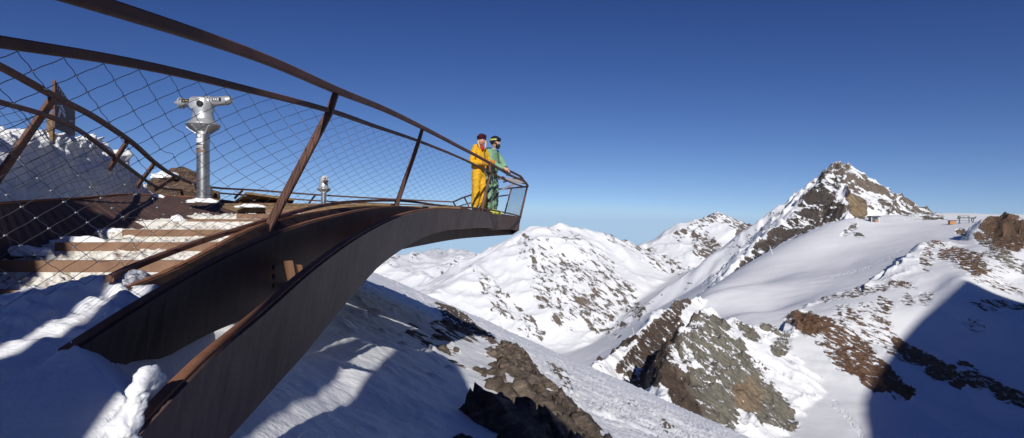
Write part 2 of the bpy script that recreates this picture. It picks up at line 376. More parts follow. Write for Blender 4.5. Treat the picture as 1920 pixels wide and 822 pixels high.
# rock patches: photo x, y, half width, half height, rotation (deg), near, far distance, density, colour
GB=(.15,.12,.095); RB=(.15,.095,.062); GG=(.17,.16,.13); OR=(.27,.165,.085); DK=(.075,.055,.044); DM=(.07,.058,.05)  # DK, DM: dark rock colours, also standing in for shade on left flanks
ROCKS = [
 (1075,530,120,34,38,2600,4400,.40,GB),(1050,570,60,30,50,2600,4400,.42,GB),(1150,540,70,30,40,2600,4400,.45,GB),(1110,590,60,26,30,2600,4400,.50,GB),(960,585,70,18,40,2600,4400,.42,GB),
 (1020,480,60,14,40,2600,4400,.34,GB),(1105,470,60,14,35,2600,4400,.36,GB),(930,550,60,16,45,2600,4400,.36,GB),(1170,455,50,10,25,2600,5000,.40,GB),(1230,490,40,12,40,2600,5000,.40,GB),(1060,440,40,8,20,2600,4400,.28,GB),
 (1345,408,50,12,15,3000,5200,.46,GB),(1330,468,42,22,35,3000,5200,.52,GB),(1398,440,16,26,10,3000,5200,.75,GB),(1300,430,40,14,-25,3000,5200,.36,GB),(1260,500,70,16,25,3000,5200,.35,GB),(1205,470,40,10,30,3000,5200,.38,GB),
 (1480,430,120,18,-42,2000,2750,.50,DM),(1440,470,60,16,-40,1950,2750,.60,DM),(1540,370,50,22,-50,2000,2750,.48,DM),(1500,440,60,14,-42,2000,2750,.45,DM),(1400,500,30,12,-40,1900,2750,.62,DM),(1573,325,30,18,0,2200,2750,.38,GB),
 (1608,392,15,24,-25,2000,2700,.97,(.23,.17,.105)),(1594,372,8,14,-30,2000,2700,.8,(.23,.17,.105)),(1560,395,22,20,-30,2000,2700,.58,DM),
 (1650,375,60,22,25,2000,2750,.36,GB),(1700,395,70,14,30,2000,2750,.42,(.13,.105,.085)),(1740,400,60,12,35,2000,2750,.55,GB),(1680,372,50,10,25,2000,2750,.48,GB),(1760,412,40,8,25,2000,2750,.65,GB),(1610,340,30,14,40,2000,2750,.42,GB),
 (1885,430,34,34,30,1000,1500,.95,RB),(1870,405,20,14,0,1000,1500,.95,RB),(1910,440,20,30,10,1000,1500,.95,RB),(1845,452,20,10,30,1000,1500,.7,RB),(1870,465,26,12,30,1000,1500,.7,RB),(1803,436,9,6,20,1200,1900,.8,RB),
 (1593,432,20,5,-35,1700,2200,.62,GG),(1608,440,14,4,20,1700,2200,.5,GG),
 (1740,480,12,26,10,1000,1400,.55,RB),(1762,455,16,6,20,1000,1400,.6,RB),(1810,490,40,20,25,1000,1400,.72,RB),(1780,480,30,12,10,1000,1400,.66,RB),(1850,520,50,14,20,850,1200,.45,RB),(1895,490,50,14,25,900,1300,.6,GG),(1890,540,40,8,25,800,1200,.45,RB),(1860,500,30,8,25,900,1300,.4,GG),
 (1880,570,50,7,10,700,1100,.55,RB),(1840,575,40,6,15,700,1100,.45,RB),(1825,610,20,12,15,600,1000,.45,RB),
 (1610,548,70,8,-12,900,1200,.55,RB),(1690,532,25,8,10,900,1200,.55,RB),(1660,572,22,12,35,800,1100,.6,RB),(1700,560,16,10,40,800,1100,.5,RB),(1735,560,12,16,40,800,1100,.5,RB),
 (1520,605,42,20,20,700,950,.97,(.15,.088,.055)),(1565,640,60,30,45,600,950,.68,(.15,.088,.055)),(1620,680,60,30,40,520,900,.80,(.15,.088,.055)),(1650,710,50,24,30,500,850,.92,(.14,.08,.05)),(1690,730,26,14,20,500,800,.95,(.11,.065,.042)),(1600,610,50,24,45,600,950,.52,RB),(1640,590,40,16,40,700,950,.45,RB),(1665,640,50,20,45,600,900,.5,RB),
 (1720,668,60,15,30,500,850,.82,RB),(1770,700,50,18,25,500,850,.84,RB),(1830,715,50,16,20,450,800,.72,RB),(1890,740,50,14,20,400,800,.78,RB),(1820,690,30,8,30,450,800,.6,RB),(1690,650,20,10,40,500,850,.6,RB),
 (1325,605,34,18,20,500,860,.62,GG),(1350,660,70,44,50,420,860,.58,GG),(1390,710,70,40,45,400,860,.70,GG),(1440,760,50,34,45,400,860,.84,GG),(1475,790,22,16,40,400,860,.86,GG),(1400,740,24,34,-30,400,860,.97,OR),(1415,725,20,26,-40,400,860,.95,(.24,.2,.13)),(1350,770,40,34,40,400,860,.75,GG),
 (1350,606,24,9,30,600,900,.8,GG),(1400,620,26,10,40,600,900,.7,GG),(1330,740,50,34,50,400,860,.72,GG),(1300,650,30,30,60,450,860,.5,GG),(1465,650,16,22,30,600,900,.7,GG),(1455,620,26,7,20,700,950,.62,GG),
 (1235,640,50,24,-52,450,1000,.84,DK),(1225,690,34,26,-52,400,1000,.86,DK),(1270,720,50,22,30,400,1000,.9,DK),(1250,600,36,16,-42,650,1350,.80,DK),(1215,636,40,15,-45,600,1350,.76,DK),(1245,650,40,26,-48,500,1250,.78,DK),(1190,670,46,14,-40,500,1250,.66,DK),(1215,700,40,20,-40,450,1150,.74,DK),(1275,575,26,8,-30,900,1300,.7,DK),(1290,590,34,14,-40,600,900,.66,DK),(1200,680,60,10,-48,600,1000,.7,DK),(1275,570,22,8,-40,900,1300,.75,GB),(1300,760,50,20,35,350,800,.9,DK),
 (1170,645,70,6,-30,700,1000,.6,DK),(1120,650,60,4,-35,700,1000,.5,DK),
]
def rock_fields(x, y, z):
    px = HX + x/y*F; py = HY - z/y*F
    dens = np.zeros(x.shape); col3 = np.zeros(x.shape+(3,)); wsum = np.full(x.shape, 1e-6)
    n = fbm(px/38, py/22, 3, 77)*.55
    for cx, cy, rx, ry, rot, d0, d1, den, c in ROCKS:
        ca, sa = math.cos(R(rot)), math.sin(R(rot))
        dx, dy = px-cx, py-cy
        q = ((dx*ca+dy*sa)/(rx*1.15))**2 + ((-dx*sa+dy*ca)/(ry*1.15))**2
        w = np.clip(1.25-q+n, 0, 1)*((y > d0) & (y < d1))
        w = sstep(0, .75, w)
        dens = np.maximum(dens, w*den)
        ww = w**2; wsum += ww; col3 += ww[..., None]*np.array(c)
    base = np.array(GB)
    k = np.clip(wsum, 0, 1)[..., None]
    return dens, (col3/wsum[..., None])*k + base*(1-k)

def height(x, y):
    h = floor_h(x, y)
    k = sstep(900, 2200, y)
    h = h + (fbm(x/260, y/260, 4, 3)*4.0 + fbm(x/45, y/45, 3, 13)*.5)*(1-k) + (fbm(x/900, y/900, 4, 4)*10 + fbm(x/160, y/160, 3, 15)*2.0)*k
    core = np.zeros(x.shape)
    for rd in RIDGES:
        rh, rdist = ridge_h(x, y, rd)
        det = (ridged(x/rd['s'], y/rd['s'], 6, 11, .44)-.35)*rd['a']*np.exp(-(rdist/rd['s']/rd.get('w', 4))**2)
        dif = (rh+det) - h
        core = np.maximum(core, sstep(-rd['a']*.5, rd['a']*1.2, dif))
        h = smax(h, rh + det, rd['k']*.5)
    return h, core
def full_height(X, Y, gul=True):
    Z, core = height(X, Y)
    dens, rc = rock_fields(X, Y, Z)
    k = sstep(1000, 2000, Y)
    def rough(q): return (ridged(X/(30*q)+Z/(28*q), Y/(34*q), 4, 41, .5)-.2)*dens*4.5*q + fbm(X/(60*q), Y/(60*q), 4, 8)*core*1.5*q
    # rock stands rough out of the snow
    Z = Z + rough(.8)*(1-k) + rough(2.6)*k
    return Z, dens, rc
def persp_grid(u0, u1, nu, y0, y1, ny):
    u = np.linspace(u0, u1, nu); Y = np.exp(np.linspace(math.log(y0), math.log(y1), ny))
    YY, UU = np.meshgrid(Y, u, indexing='ij'); return UU*YY, YY
TRACKS = [[(1440,672),(1475,690),(1520,715),(1560,745),(1610,800),(1640,860)],[(1430,690),(1480,712),(1530,742),(1580,775),(1625,830)],[(1640,620),(1600,640),(1560,660)],[(1560,520),(1620,505),(1680,478),(1700,455),(1712,440)],[(1420,640),(1450,655),(1500,690)]]
def tracks(X, Y, Z):
    px = HX+X/Y*F; py = HY-Z/Y*F; out = np.zeros(X.shape)
    for k, t in enumerate(TRACKS):
        w = [(P(a, b, 1).x, b) for a, b in t]
        for (a, b), (c, d) in zip(t[:-1], t[1:]):
            ex, ey = c-a, d-b; q = np.clip(((px-a)*ex+(py-b)*ey)/(ex*ex+ey*ey), 0, 1)
            dd = np.hypot(px-a-q*ex, py-b-q*ey) + perlin(px/14, py/14, k)*3
            out = np.maximum(out, np.exp(-(dd/2.2)**2))
    return out*.9*perlin(px/3, py/3, 9)-out*.5
mt_near = terrain_mat('snow_and_rock_basin', .10, 2.2, aniso=(.42,.8,1.5))
mt_mid = terrain_mat('snow_and_rock_peaks', .027, 7.0, aniso=(.34,.75,1.6))
mt_far = terrain_mat('snow_and_rock_distance', .004, 30.0)
def build_terrain(name, u0, u1, nu, y0, y1, ny, mat, label):
    X, Y = persp_grid(u0, u1, nu, y0, y1, ny)
    Z, dens, rc = full_height(X, Y)
    Z = Z + tracks(X, Y, Z)*(Y < 1500)
    # steepness brings out rock
    dzdy = np.gradient(Z, axis=0)/np.gradient(Y, axis=0); dzdx = np.gradient(Z, axis=1)/np.gradient(X, axis=1)
    sl = np.sqrt(dzdx**2+dzdy**2)
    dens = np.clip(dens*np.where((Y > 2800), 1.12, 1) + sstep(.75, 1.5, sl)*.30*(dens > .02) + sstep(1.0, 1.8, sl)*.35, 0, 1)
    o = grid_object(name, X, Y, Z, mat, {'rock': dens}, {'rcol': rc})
    return tag(o, label, None, None, 'structure'), (X, Y, Z)
Q = 1.0
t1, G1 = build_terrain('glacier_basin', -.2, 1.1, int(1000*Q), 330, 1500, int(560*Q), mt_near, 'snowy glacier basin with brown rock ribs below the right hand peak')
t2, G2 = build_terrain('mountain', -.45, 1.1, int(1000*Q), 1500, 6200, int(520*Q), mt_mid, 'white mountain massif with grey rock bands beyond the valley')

def far_h(X, Y):
    h = -900 + 0*X
    sky_px = [(-400,470),(300,466),(600,474),(690,479),(720,474),(760,478),(800,470),(830,475),(870,469),(905,466),(925,470),(960,474),(1100,470),(1400,470),(2300,474)]
    px = HX + X/Y*F
    top = np.interp(px, [a for a, b in sky_px], [(HY-b)/F for a, b in sky_px])
    for y0, dz, w, sd in ((24000, 0, 3500, 1), (17000, .012, 2500, 2), (12000, .028, 2200, 3), (8500, .048, 1400, 4)):
        hh = (top-dz)*y0 - np.abs(Y-y0-perlin(X/4000, Y/9000, sd)*1200)*.33
        h = smax(h, hh, 150)
    h = h + (ridged(X/3800, Y/3800, 7, 21, .5)-.75)*300*np.clip(Y/16000, .4, 1.2)
    return h
X, Y = persp_grid(-.7, 1.3, 900, 6200, 30000, 240)
Z = far_h(X, Y); 
Z0 = full_height(X[:1], Y[:1])[0]; k = sstep(6200, 7600, Y); Z = Z*k + (Z0*(1-k))
dz = np.gradient(Z, axis=0)/np.gradient(Y, axis=0); dx = np.gradient(Z, axis=1)/np.gradient(X, axis=1)
tag(grid_object('distant_hills', X, Y, Z, mt_far, {'rock': sstep(.35, 1.3, np.sqrt(dz**2+dx**2))*.5}, {'rcol': np.broadcast_to(np.array((.16,.15,.15)), X.shape+(3,))}),
    'far pale snowy ranges on the horizon under the platform', None, None, 'structure')

def hit(px, py, g=None):
    """first point of the terrain grids along a viewing ray"""
    best = None
    for X, Y, Z in ([g] if g else [G1, G2]):
        u = (px-HX)/F; us = X[0]/Y[0]; j = int(np.clip(np.searchsorted(us, u), 1, len(us)-1))
        s = Z[:, j]/Y[:, j]; tgt = (HY-py)/F
        k = np.where(s >= tgt)[0]
        if len(k): return Vector((u*Y[k[0], j], Y[k[0], j], Z[k[0], j]))
    return None
# ---- the mountain behind the viewer: its outline throws the big shadow into the basin
def shade_outline():
    edge = [(2050,600),(1990,575),(1925,552),(1870,535),(1800,523),(1758,560),(1720,595),(1680,640),(1650,680),(1622,725),(1610,770),(1615,815),(1600,860)]
    out = []
    y0 = -420.0
    for e in edge:
        p = hit(*e)
        if p is None: continue
        t = (y0-p.y)/SUN.y; q = p + SUN*t; out.append((q.x, q.z))
    return y0, out
y0, outl = shade_outline()
# ================================================================= curves of the platform
A_top = catmull([(-1.02,-.6,-1.25),(-1.03,.9,-.74),(-1.04,1.52,-.55),(-1.05,1.9,-.434),(-1.05,2.33,-.336),(-1.05,2.8,-.22),(-1.05,3.5,-.079),(-1.05,4.67,.09),(-1.03,6.9,.278),(-.78,10,.394),(-.60,12.2,.45),(-.27,14.5,.46),(.23,16.5,.44)], 120)
_ah = ([.9,2.2,3.0,3.77,4.64,6.1,8.6,10.8,16.5],[.43,.43,.47,.43,.37,.35,.31,.34,.38])
A_bot = A_top.copy(); A_bot[:,2] -= np.interp(A_top[:,1], *_ah); A_bot[:,0] -= .08
B_top = catmull([(-1.45,1.84,-.385),(-1.45,1.88,-.373),(-1.45,2.18,-.284),(-1.45,2.76,-.14),(-1.45,3.44,-.013),(-1.45,4.83,.154),(-1.45,6.7,.30),(-1.35,9,.375),(-1.2,10,.39)], 80)
B_bot = B_top.copy(); B_bot[:,2] -= np.interp(B_top[:,1],[1.84,2.15,2.38,2.76,3.2,4.5],[.17,.20,.30,.35,.42,.42]); B_bot[:,0] -= .05; B_bot[:,1] += np.interp(B_top[:,1],[1.84,2.6],[.10,0])
C_top = catmull([(-1.85,2.7,-.27),(-1.85,2.9,-.24),(-1.85,4.1,.04),(-1.86,5.5,.196),(-1.83,8.2,.37),(-1.6,10.5,.40),(-1.24,13,.41),(-.6,15.6,.41),(.02,17.6,.41)], 100)
C_bot = C_top.copy(); C_bot[:,2] -= np.interp(C_top[:,1], [1.4,5,8,9,13,17.6],[.38,.40,.5,.66,.56,.48])
T_rail = catmull([(-1.30,-2.2,0),(-1.34,-.6,.30),(-1.355,.8,.56)]+[tuple(P(*t)) for t in [(200,12,1.9),(320,50,2.25),(480,105,3.0),(632,170,4.3),(720,205,5.8),(793,240,7.7),(860,275,9.8),(918,306,12.2),(955,328,13.6),(985,342,15.6),(990,349,16.5)]], 150)
M_rail = catmull([(-1.42,-2.2,-.15),(-1.44,-.6,.12),(-1.45,.8,.38)]+[tuple(P(*t)) for t in [(0,79,1.61),(200,110,2.04),(480,172,3.2),(615,207,4.25),(700,236,5.6),(785,265,7.7),(860,295,9.9),(920,324,12.2),(955,341,13.7),(988,352,16.4)]], 150)
D_rail = catmull([tuple(P(*t)) for t in [(205,523,2.66),(230,510,2.85),(350,462,3.45),(480,420,4.15),(560,396,4.95),(620,383,5.8),(742,376.5,7.7),(830,386,10),(905,392,12.2)]]+[(.0,14.7,.47),(.26,16.4,.45)], 130)

# ================================================================= the near snow slope
def base_plane(x, y):
    r = np.sqrt(x*x+y*y)
    z = -1.12 - .44*x - .157*y
    z = -smax(-z, .6+0*z, .35)
    z = z - np.clip(r-55, 0, None)**2*.0022 - np.clip(r-90, 0, None)*.25
    return z
def shelf(x, y):
    """snow banked up against the plates"""
    crest = np.interp(x, [-4.5,-2.9,-2.65,-2.4,-2.05,-1.85,-1.7,-1.5], [-.48,-.40,-.365,-.305,-.225,-.245,-.285,-.30])
    lo = np.interp(y, [-3,0,.8,1.45,1.9,2.3,2.6], [.1,-.45,-.62,-.53,-.43,-.385,-.36])
    k = sstep(2.1, 2.9, y)
    left = lo*(1-k) + crest*k - sstep(3.05, 3.7, y)*.8
    left = left - sstep(-1.90, -1.84, x)*sstep(2.75, 3.1, y)*.8
    q = x+1.45
    right = np.interp(y+q*.75, [-3,0,.8,1.3,1.6,1.88,2.0,2.15,2.5,3.0,3.6], [.1,-.45,-.62,-.545,-.47,-.375,-.45,-.56,-.90,-1.15,-1.4]) - q*.30
    c = sstep(-1.50, -1.46, x)
    return left*(1-c) + right*c
def near_h(x, y):
    z = base_plane(x, y)
    fade = sstep(.3, 2.0, np.sqrt(x*x+y*y))
    z = z + fbm(x/6, y/6, 4, 50)*.16*fade + fbm(x/1.1, y/1.1, 4, 51)*.035*fade
    # wind crust: small steps that run down the slope
    a = x*.80+y*.60; b = -x*.60+y*.80
    w = sstep(3.5, 7.5, x*1.0+y*.35)
    z = z + w*((ridged(a/3.0, b/.45, 4, 60)-.4)*.11 + (ridged(a/.9, b/.16, 3, 61)-.4)*.022)
    z = z + (1-w)*fbm(x/.34, y/.34, 3, 55)*.014
    # the right side keeps lumps and little stones under the crust
    z = z + sstep(.45, .9, fbm(x/.55, y/.55, 2, 66))*.07*sstep(4, 9, y)
    m = sstep(-1.05, -1.085, x)*sstep(-2.0, -.5, y)*sstep(4.1, 3.4, y)*sstep(-6, -4.5, x)
    sh = shelf(x, y) + (fbm(x/.30, y/.17, 4, 71)*.050+np.clip(fbm(x/.16, y/.12, 2, 74),0,1)*.035)*sstep(1.7, 2.5, y)*sstep(-1.4,-1.6,x) + fbm(x/.8, y/.6, 3, 72)*.03*sstep(2.9,2.2,y) + fbm(x/.12, y/.12, 3, 73)*.004
    z2 = smax(z, sh, .10)
    z = z*(1-m)+z2*m
    # low snow strip between the plates
    return z
def near_hit(px, py):
    u = (px-HX)/F; s = (HY-py)/F
    Y = np.exp(np.linspace(math.log(.8), math.log(90), 3000)); d = base_plane(u*Y, Y)-s*Y
    k = np.where(d > 0)[0]
    return (u*Y[k[0]], Y[k[0]]) if len(k) else (u*60, 60)
th = np.concatenate([np.linspace(-46, 47, 1000), np.linspace(47, 314, 150)[1:-1]])
rr_ = np.exp(np.linspace(math.log(.35), math.log(230), 640))
TT, RR = np.meshgrid(R(1)*th, rr_)
X = RR*np.sin(TT); Y = RR*np.cos(TT)
m_snow = snow_mat('snow', fine=38, coarse=5, dist=.010, tint=(.90,.915,.94))
m_snow.node_tree.nodes['Principled BSDF'].inputs['Subsurface Weight'].default_value = 0
Zn = near_h(X, Y)
tag(grid_object('snow_slope', X, Y, Zn, m_snow, wrap=True), 'near snow slope falling to the right beneath the steel plates', None, None, 'structure')

# ---- rocks that break through the slope
m_rock = None
def make_rock_mat(name, c1, c2, c3, sc=1.0):
    m, nt, b = newmat(name); L = nt.links
    tc = N(nt, 'ShaderNodeTexCoord'); mp = N(nt, 'ShaderNodeMapping'); mp.inputs['Rotation'].default_value = (.3, .35, .75); L.new(tc.outputs['Object'], mp.inputs[0])
    m2 = N(nt, 'ShaderNodeMapping'); m2.inputs['Scale'].default_value = (1*sc, 1*sc, 4.5*sc); L.new(mp.outputs[0], m2.inputs[0])
    n1 = N(nt, 'ShaderNodeTexNoise', i_Scale=2.2, i_Detail=11.0, i_Roughness=.66); L.new(m2.outputs[0], n1.inputs['Vector'])
    n2 = N(nt, 'ShaderNodeTexNoise', i_Scale=13.0, i_Detail=8.0, i_Roughness=.7); L.new(m2.outputs[0], n2.inputs['Vector'])
    r = ramp(nt, n1.outputs[0], [(.30, c1), (.5, c2), (.68, c3)])
    r2 = ramp(nt, n2.outputs[0], [(.3, (.55,.55,.55)), (.7, (1.35,1.35,1.35))])
    mx = N(nt, 'ShaderNodeMix', data_type='RGBA', blend_type='MULTIPLY'); mx.inputs['Factor'].default_value = 1
    L.new(r.outputs[0], mx.inputs['A']); L.new(r2.outputs[0], mx.inputs['B']); L.new(mx.outputs['Result'], b.inputs['Base Color'])
    b.inputs['Roughness'].default_value = .85; b.inputs['Specular IOR Level'].default_value = .2
    b1 = N(nt, 'ShaderNodeBump', i_Strength=1.0, i_Distance=.09); L.new(n1.outputs[0], b1.inputs['Height'])
    b2 = N(nt, 'ShaderNodeBump', i_Strength=.8, i_Distance=.025); L.new(n2.outputs[0], b2.inputs['Height']); L.new(b1.outputs[0], b2.inputs['Normal'])
    L.new(b2.outputs[0], b.inputs['Normal'])
    return m
m_rock = make_rock_mat('dark_rock', (.06,.046,.038), (.15,.118,.094), (.27,.215,.165))
OUT = [
 ([(834,800),(842,770),(880,742),(912,724),(893,708),(922,690),(908,662),(938,640),(985,662),(1012,700),(1045,735),(1085,772),(1122,800),(1152,830),(1180,880),(900,880),(850,830)], .20, 'largest dark brown rock slab at the foot of the snow slope'),
 ([(757,600),(775,603),(800,620),(806,636),(790,634),(770,618)], .06, 'small dark rock leftmost in the cluster below the platform'),
 ([(814,568),(850,574),(882,600),(922,628),(948,655),(915,642),(870,616),(830,592)], .10, 'long dark rock rib uppermost in the cluster below the platform'),
 ([(802,612),(850,596),(892,630),(902,652),(862,640),(852,668),(878,700),(852,694),(820,655)], .08, 'forked dark rock between the long rib and the largest slab'),
 ([(1026,678),(1060,698),(1078,728),(1066,735),(1040,705)], .08, 'narrow brown rock just right of the largest slab'),
 ([(1052,770),(1100,790),(1150,822),(1190,870),(1130,860)], .14, 'rusty dark rock low on the slope at the picture bottom'),
 ([(983,672),(1002,682),(1020,722),(1010,735),(995,705)], .07, 'slim dark rock touching the right edge of the largest slab'),
 ([(862,560),(893,569),(930,583),(912,586),(880,574)], .08, 'flat dark rock on the crest of the snow slope'),
 ([(935,590),(958,600),(975,612),(960,612)], .07, 'little dark rock on the slope crest against the white mountain'),
 ([(700,505),(730,514),(765,522),(800,538),(845,556),(820,552),(775,534),(735,522)], .22, 'jagged dark rock row along the crest under the platform'),
 ([(1235,790),(1250,792),(1266,806),(1250,806)], .10, 'tiny grey stone at the lower right of the slope'),
 ([(1176,748),(1188,750),(1190,758),(1180,756)], .08, 'tiny dark stone alone on the sunlit crust'),
 ([(886,700),(905,700),(925,712),(930,726),(908,728),(894,715)], .22, 'light grey brown boulder at the left rim of the largest slab'),
]
for poly, hgt, lab in OUT:
    w = np.array([near_hit(*q) for q in poly])
    x0, y0_ = w.min(0)-.35; x1, y1 = w.max(0)+.35
    n1 = int(np.clip((x1-x0)/.035, 24, 260)); n2 = int(np.clip((y1-y0_)/.045, 24, 260))
    gx, gy = np.meshgrid(np.linspace(x0, x1, n1), np.linspace(y0_, y1, n2))
    inside = np.zeros(gx.shape, bool); dist = np.full(gx.shape, 1e9)
    jx = gx + fbm(gx/.5, gy/.5, 4, 90)*.11; jy = gy + fbm(gx/.5, gy/.5, 4, 91)*.11
    for a, b in zip(w, np.roll(w, -1, 0)):
        c = ((a[1] > jy) != (b[1] > jy)) & (jx < (b[0]-a[0])*(jy-a[1])/(b[1]-a[1]+1e-9)+a[0]); inside ^= c
        e = b-a; t = np.clip(((jx-a[0])*e[0]+(jy-a[1])*e[1])/(e@e), 0, 1)
        dist = np.minimum(dist, np.hypot(jx-a[0]-t*e[0], jy-a[1]-t*e[1]))
    sd = np.where(inside, dist, -dist)
    sc = max(.25, min(1.0, (y1-y0_)/3))
    # tilted slabs: sawtooth layers that dip down the slope
    a_ = gx*.75-gy*.5 + fbm(gx/1.2, gy/1.2, 3, 95)*.5
    lay = (a_/(.75*sc)) % 1.0
    steps = (1-lay)*.5*sc*.55
    bl = np.floor(a_/(.75*sc)); lay2 = ((gx*.45+gy*.8+bl*.37)/(1.1*sc)) % 1.0
    z = near_h(gx, gy) + hgt*(1-np.exp(-np.clip(sd, 0, None)/(.16*sc+.04))) *(.55+steps+.25*lay2) + np.clip(sd, -1, 0)*1.2 \
        + fbm(gx/.35, gy/.35, 5, 97)*.028*sc + (ridged(gx/1.1, gy/1.1, 4, 98)-.4)*.06*sc - .02
    if hgt >= .14:
        w_ = sstep(0, .35, sd)
        z = z + w_*(fbm(gx/1.3, gy/1.3, 3, 99)*.16 + (1-lay)*.20 - .08 + np.where(lay2 < .12, -.10, 0))
    if hgt >= .2: z = z - sstep(.10, .42, fbm(gx/1.0+gy/2.2, gy/1.6, 4, 131))*.55
    keep = sd > -.16
    o = grid_object('rock', gx, gy, z, m_rock, keep=keep, smooth=False)
    tag(o, lab, 'rock', 'dark rocks breaking through the snow slope')

# ---- the stick of ice standing between the plates
def skin_mesh(name, pts, edges, radii, mat, parent=None, sub=2, root=0):
    me = bpy.data.meshes.new(name+'_rig'); me.from_pydata([tuple(p) for p in pts], edges, [])
    o = bpy.data.objects.new(name+'_rig', me); col.objects.link(o)
    o.modifiers.new('s', 'SKIN')
    sv = me.skin_vertices[0].data
    for i, r in enumerate(radii):
        sv[i].radius = (r if isinstance(r, tuple) else (r, r))
    sv[root].use_root = True
    m2 = o.modifiers.new('u', 'SUBSURF'); m2.levels = sub; m2.render_levels = sub
    dg = bpy.context.evaluated_depsgraph_get(); ev = o.evaluated_get(dg)
    res = bpy.data.meshes.new_from_object(ev); bpy.data.objects.remove(o); bpy.data.meshes.remove(me)
    res.name = name; res.materials.clear()
    return link(name, res, mat, parent, True)
lp = [P(225,835,1.52), P(243,792,1.55), P(252,765,1.57), P(262,738,1.58), P(277,716,1.60), P(293,700,1.61), P(304,686,1.62)]
o = skin_mesh('ice_lump', [tuple(p) for p in lp], [(i, i+1) for i in range(6)], [.065,.040,.022,.027,.036,.034,.026], snow_mat('lump_snow', 50, 14, .003), sub=4)
_c = np.empty(len(o.data.vertices)*3); o.data.vertices.foreach_get('co', _c); _c = _c.reshape(-1,3); _n = np.array([v.normal[:] for v in o.data.vertices])
o.data.vertices.foreach_set('co', (_c+_n*((fbm(_c[:,0]*14+_c[:,1]*9, _c[:,2]*14, 4, 8)*.016)[:,None])).reshape(-1)); o.data.update()
tag(o, 'upright knob of frozen snow between the two near steel plates', 'snow lump')

# ================================================================= steel platform
m_steel = rust_mat('dark_weathered_steel', (.070,.042,.035), (.145,.086,.068), .62, 1.0, .35)
m_edge = rust_mat('rusty_steel', (.15,.068,.040), (.30,.145,.085), .8, .6, .2, 1.6)
m_rail = rust_mat('brown_steel_rail', (.082,.040,.031), (.17,.085,.062), .65, .5, .3, 2)
m_tread = rust_mat('rusty_step_steel', (.17,.10,.065), (.30,.185,.125), .85, .4, .15, 2.5)
m_wood = rust_mat('weathered_wood', (.12,.08,.045), (.26,.18,.10), .8, 1.0, .2, 3)
plat = empty('lookout_platform', (-1.5, 8.0, .4), 'rusty steel lookout platform that cantilevers out over the snow slope', 'platform')
def plate(name, top, bot, th, side, mat=m_steel, edge=True):
    b = MB(); b.ribbon(top, bot, th, side)
    o = b.build(name, mat, plat)
    if edge:
        e = MB(); e.sweep([Vector(p)+Vector((-.5*th*side if False else 0, 0, .004)) for p in top], th*1.25, .010)
        e.build('edge_strip', m_edge, o).matrix_parent_inverse = Matrix.Identity(4)
    return o
m_steel2 = rust_mat('outer_weathered_steel', (.10,.064,.054), (.21,.138,.115), .6, 1.3, .25)
pA = plate('outer_girder', A_top, A_bot, .032, -1, m_steel2)
pB = plate('middle_girder', B_top, B_bot, .028, -1)
pC = plate('inner_girder', C_top, C_bot, .028, -1)
# parapet girder on the left of the stairs
L_top = catmull([(-3.9,2.2,.0),(-4.5,3.8,.20),tuple(P(-60,389,5.0)),tuple(P(0,382,5.6)),tuple(P(150,372,7.0)),tuple(P(280,365.5,8.6)),tuple(P(400,374,9.4)),tuple(P(485,386,10.2))], 60)
L_bot = catmull([(-4.0,2.4,-1.15),(-4.45,3.8,-.75),(-4.72,5.0,-.5),(-4.6,5.6,-.38),(-4.3,6.6,-.2),(-4.05,7.6,-.02),(-3.95,8.7,.12),(-3.9,9.6,.25)], 60)
b = MB(); b.ribbon(L_top, L_bot, .03, 1); pl = b.build('parapet_girder', m_steel, plat)
b = MB(); b.sweep([Vector(p)+Vector((0,0,.004)) for p in L_top], .05, .02); b.build('edge_strip', m_edge, pl).matrix_parent_inverse = Matrix.Identity(4)
# deck behind the stairs
far_edge = [(.0,17.6),(-.25,18.8),(-1.5,21.0),(-2.6,24.3),(-5.5,24.3),(-8.6,17.6),(-8.0,13.4),(-6.7,10.6),(-5.6,9.1)]
ot = [(float(np.interp(y, A_top[:,1], A_top[:,0]))-.02, y) for y in np.linspace(9.4, 16.5, 16)]
poly = [(-1.86,9.1)]+ot+far_edge
b = MB(); n = len(poly); zt = .425
b.add([(x,y,zt) for x,y in poly]+[(x,y,zt-.10) for x,y in poly], [tuple(range(n)), tuple(range(2*n-1,n-1,-1))]+[(i,n+i,n+(i+1)%n,(i+1)%n) for i in range(n)])
b.build('deck', m_wood, plat)
b = MB()
for i in range(9):
    b.box((-3.75, 9.25+i*.16, .45), (3.6, .145, .035))
b.build('deck_boards', m_wood, plat)
# tip closing plate, soffit beams, ribs between the plates
b = MB(); b.ribbon([(.23,16.5,.44),(.12,17.1,.43),(.0,17.62,.42)], [(.21,16.5,.06),(.1,17.1,-.02),(.0,17.62,-.07)], .03, 1); b.build('end_plate', m_steel, plat)
for y in (10.6, 12.9, 15.4):
    a = at_y(A_bot, y); c = at_y(C_bot, y+.6)
    b = MB(); b.bar(a+Vector((-.03,0,.10)), Vector((c.x, c.y, a.z+.10)), .10, .12); b.build('cross_beam', m_edge, plat)
b = MB(); a = at_y(A_bot, 15.7); b.box(a+Vector((-.06,.35,.06)), (.16,.7,.10)); b.build('cross_beam', m_tread, plat)
for y, tilt in ((3.15,.0),(3.75,.0),(4.5,0),(5.6,0),(7.0,0)):
    a = at_y(A_top, y); c = at_y(B_top, y)
    b = MB(); z0 = min(a.z, c.z)
    b.add([(a.x-.04,y,z0-.09),(c.x+.03,y,z0-.03),(c.x+.03,y,z0-.30),(a.x-.09,y,z0-.30),(a.x-.04,y+.02,z0-.09),(c.x+.03,y+.02,z0-.03),(c.x+.03,y+.02,z0-.30),(a.x-.09,y+.02,z0-.30)],
          [(0,1,2,3),(7,6,5,4),(0,4,5,1),(1,5,6,2),(2,6,7,3),(3,7,4,0)])
    # only a narrow angle bracket is visible at each rib
    o = None
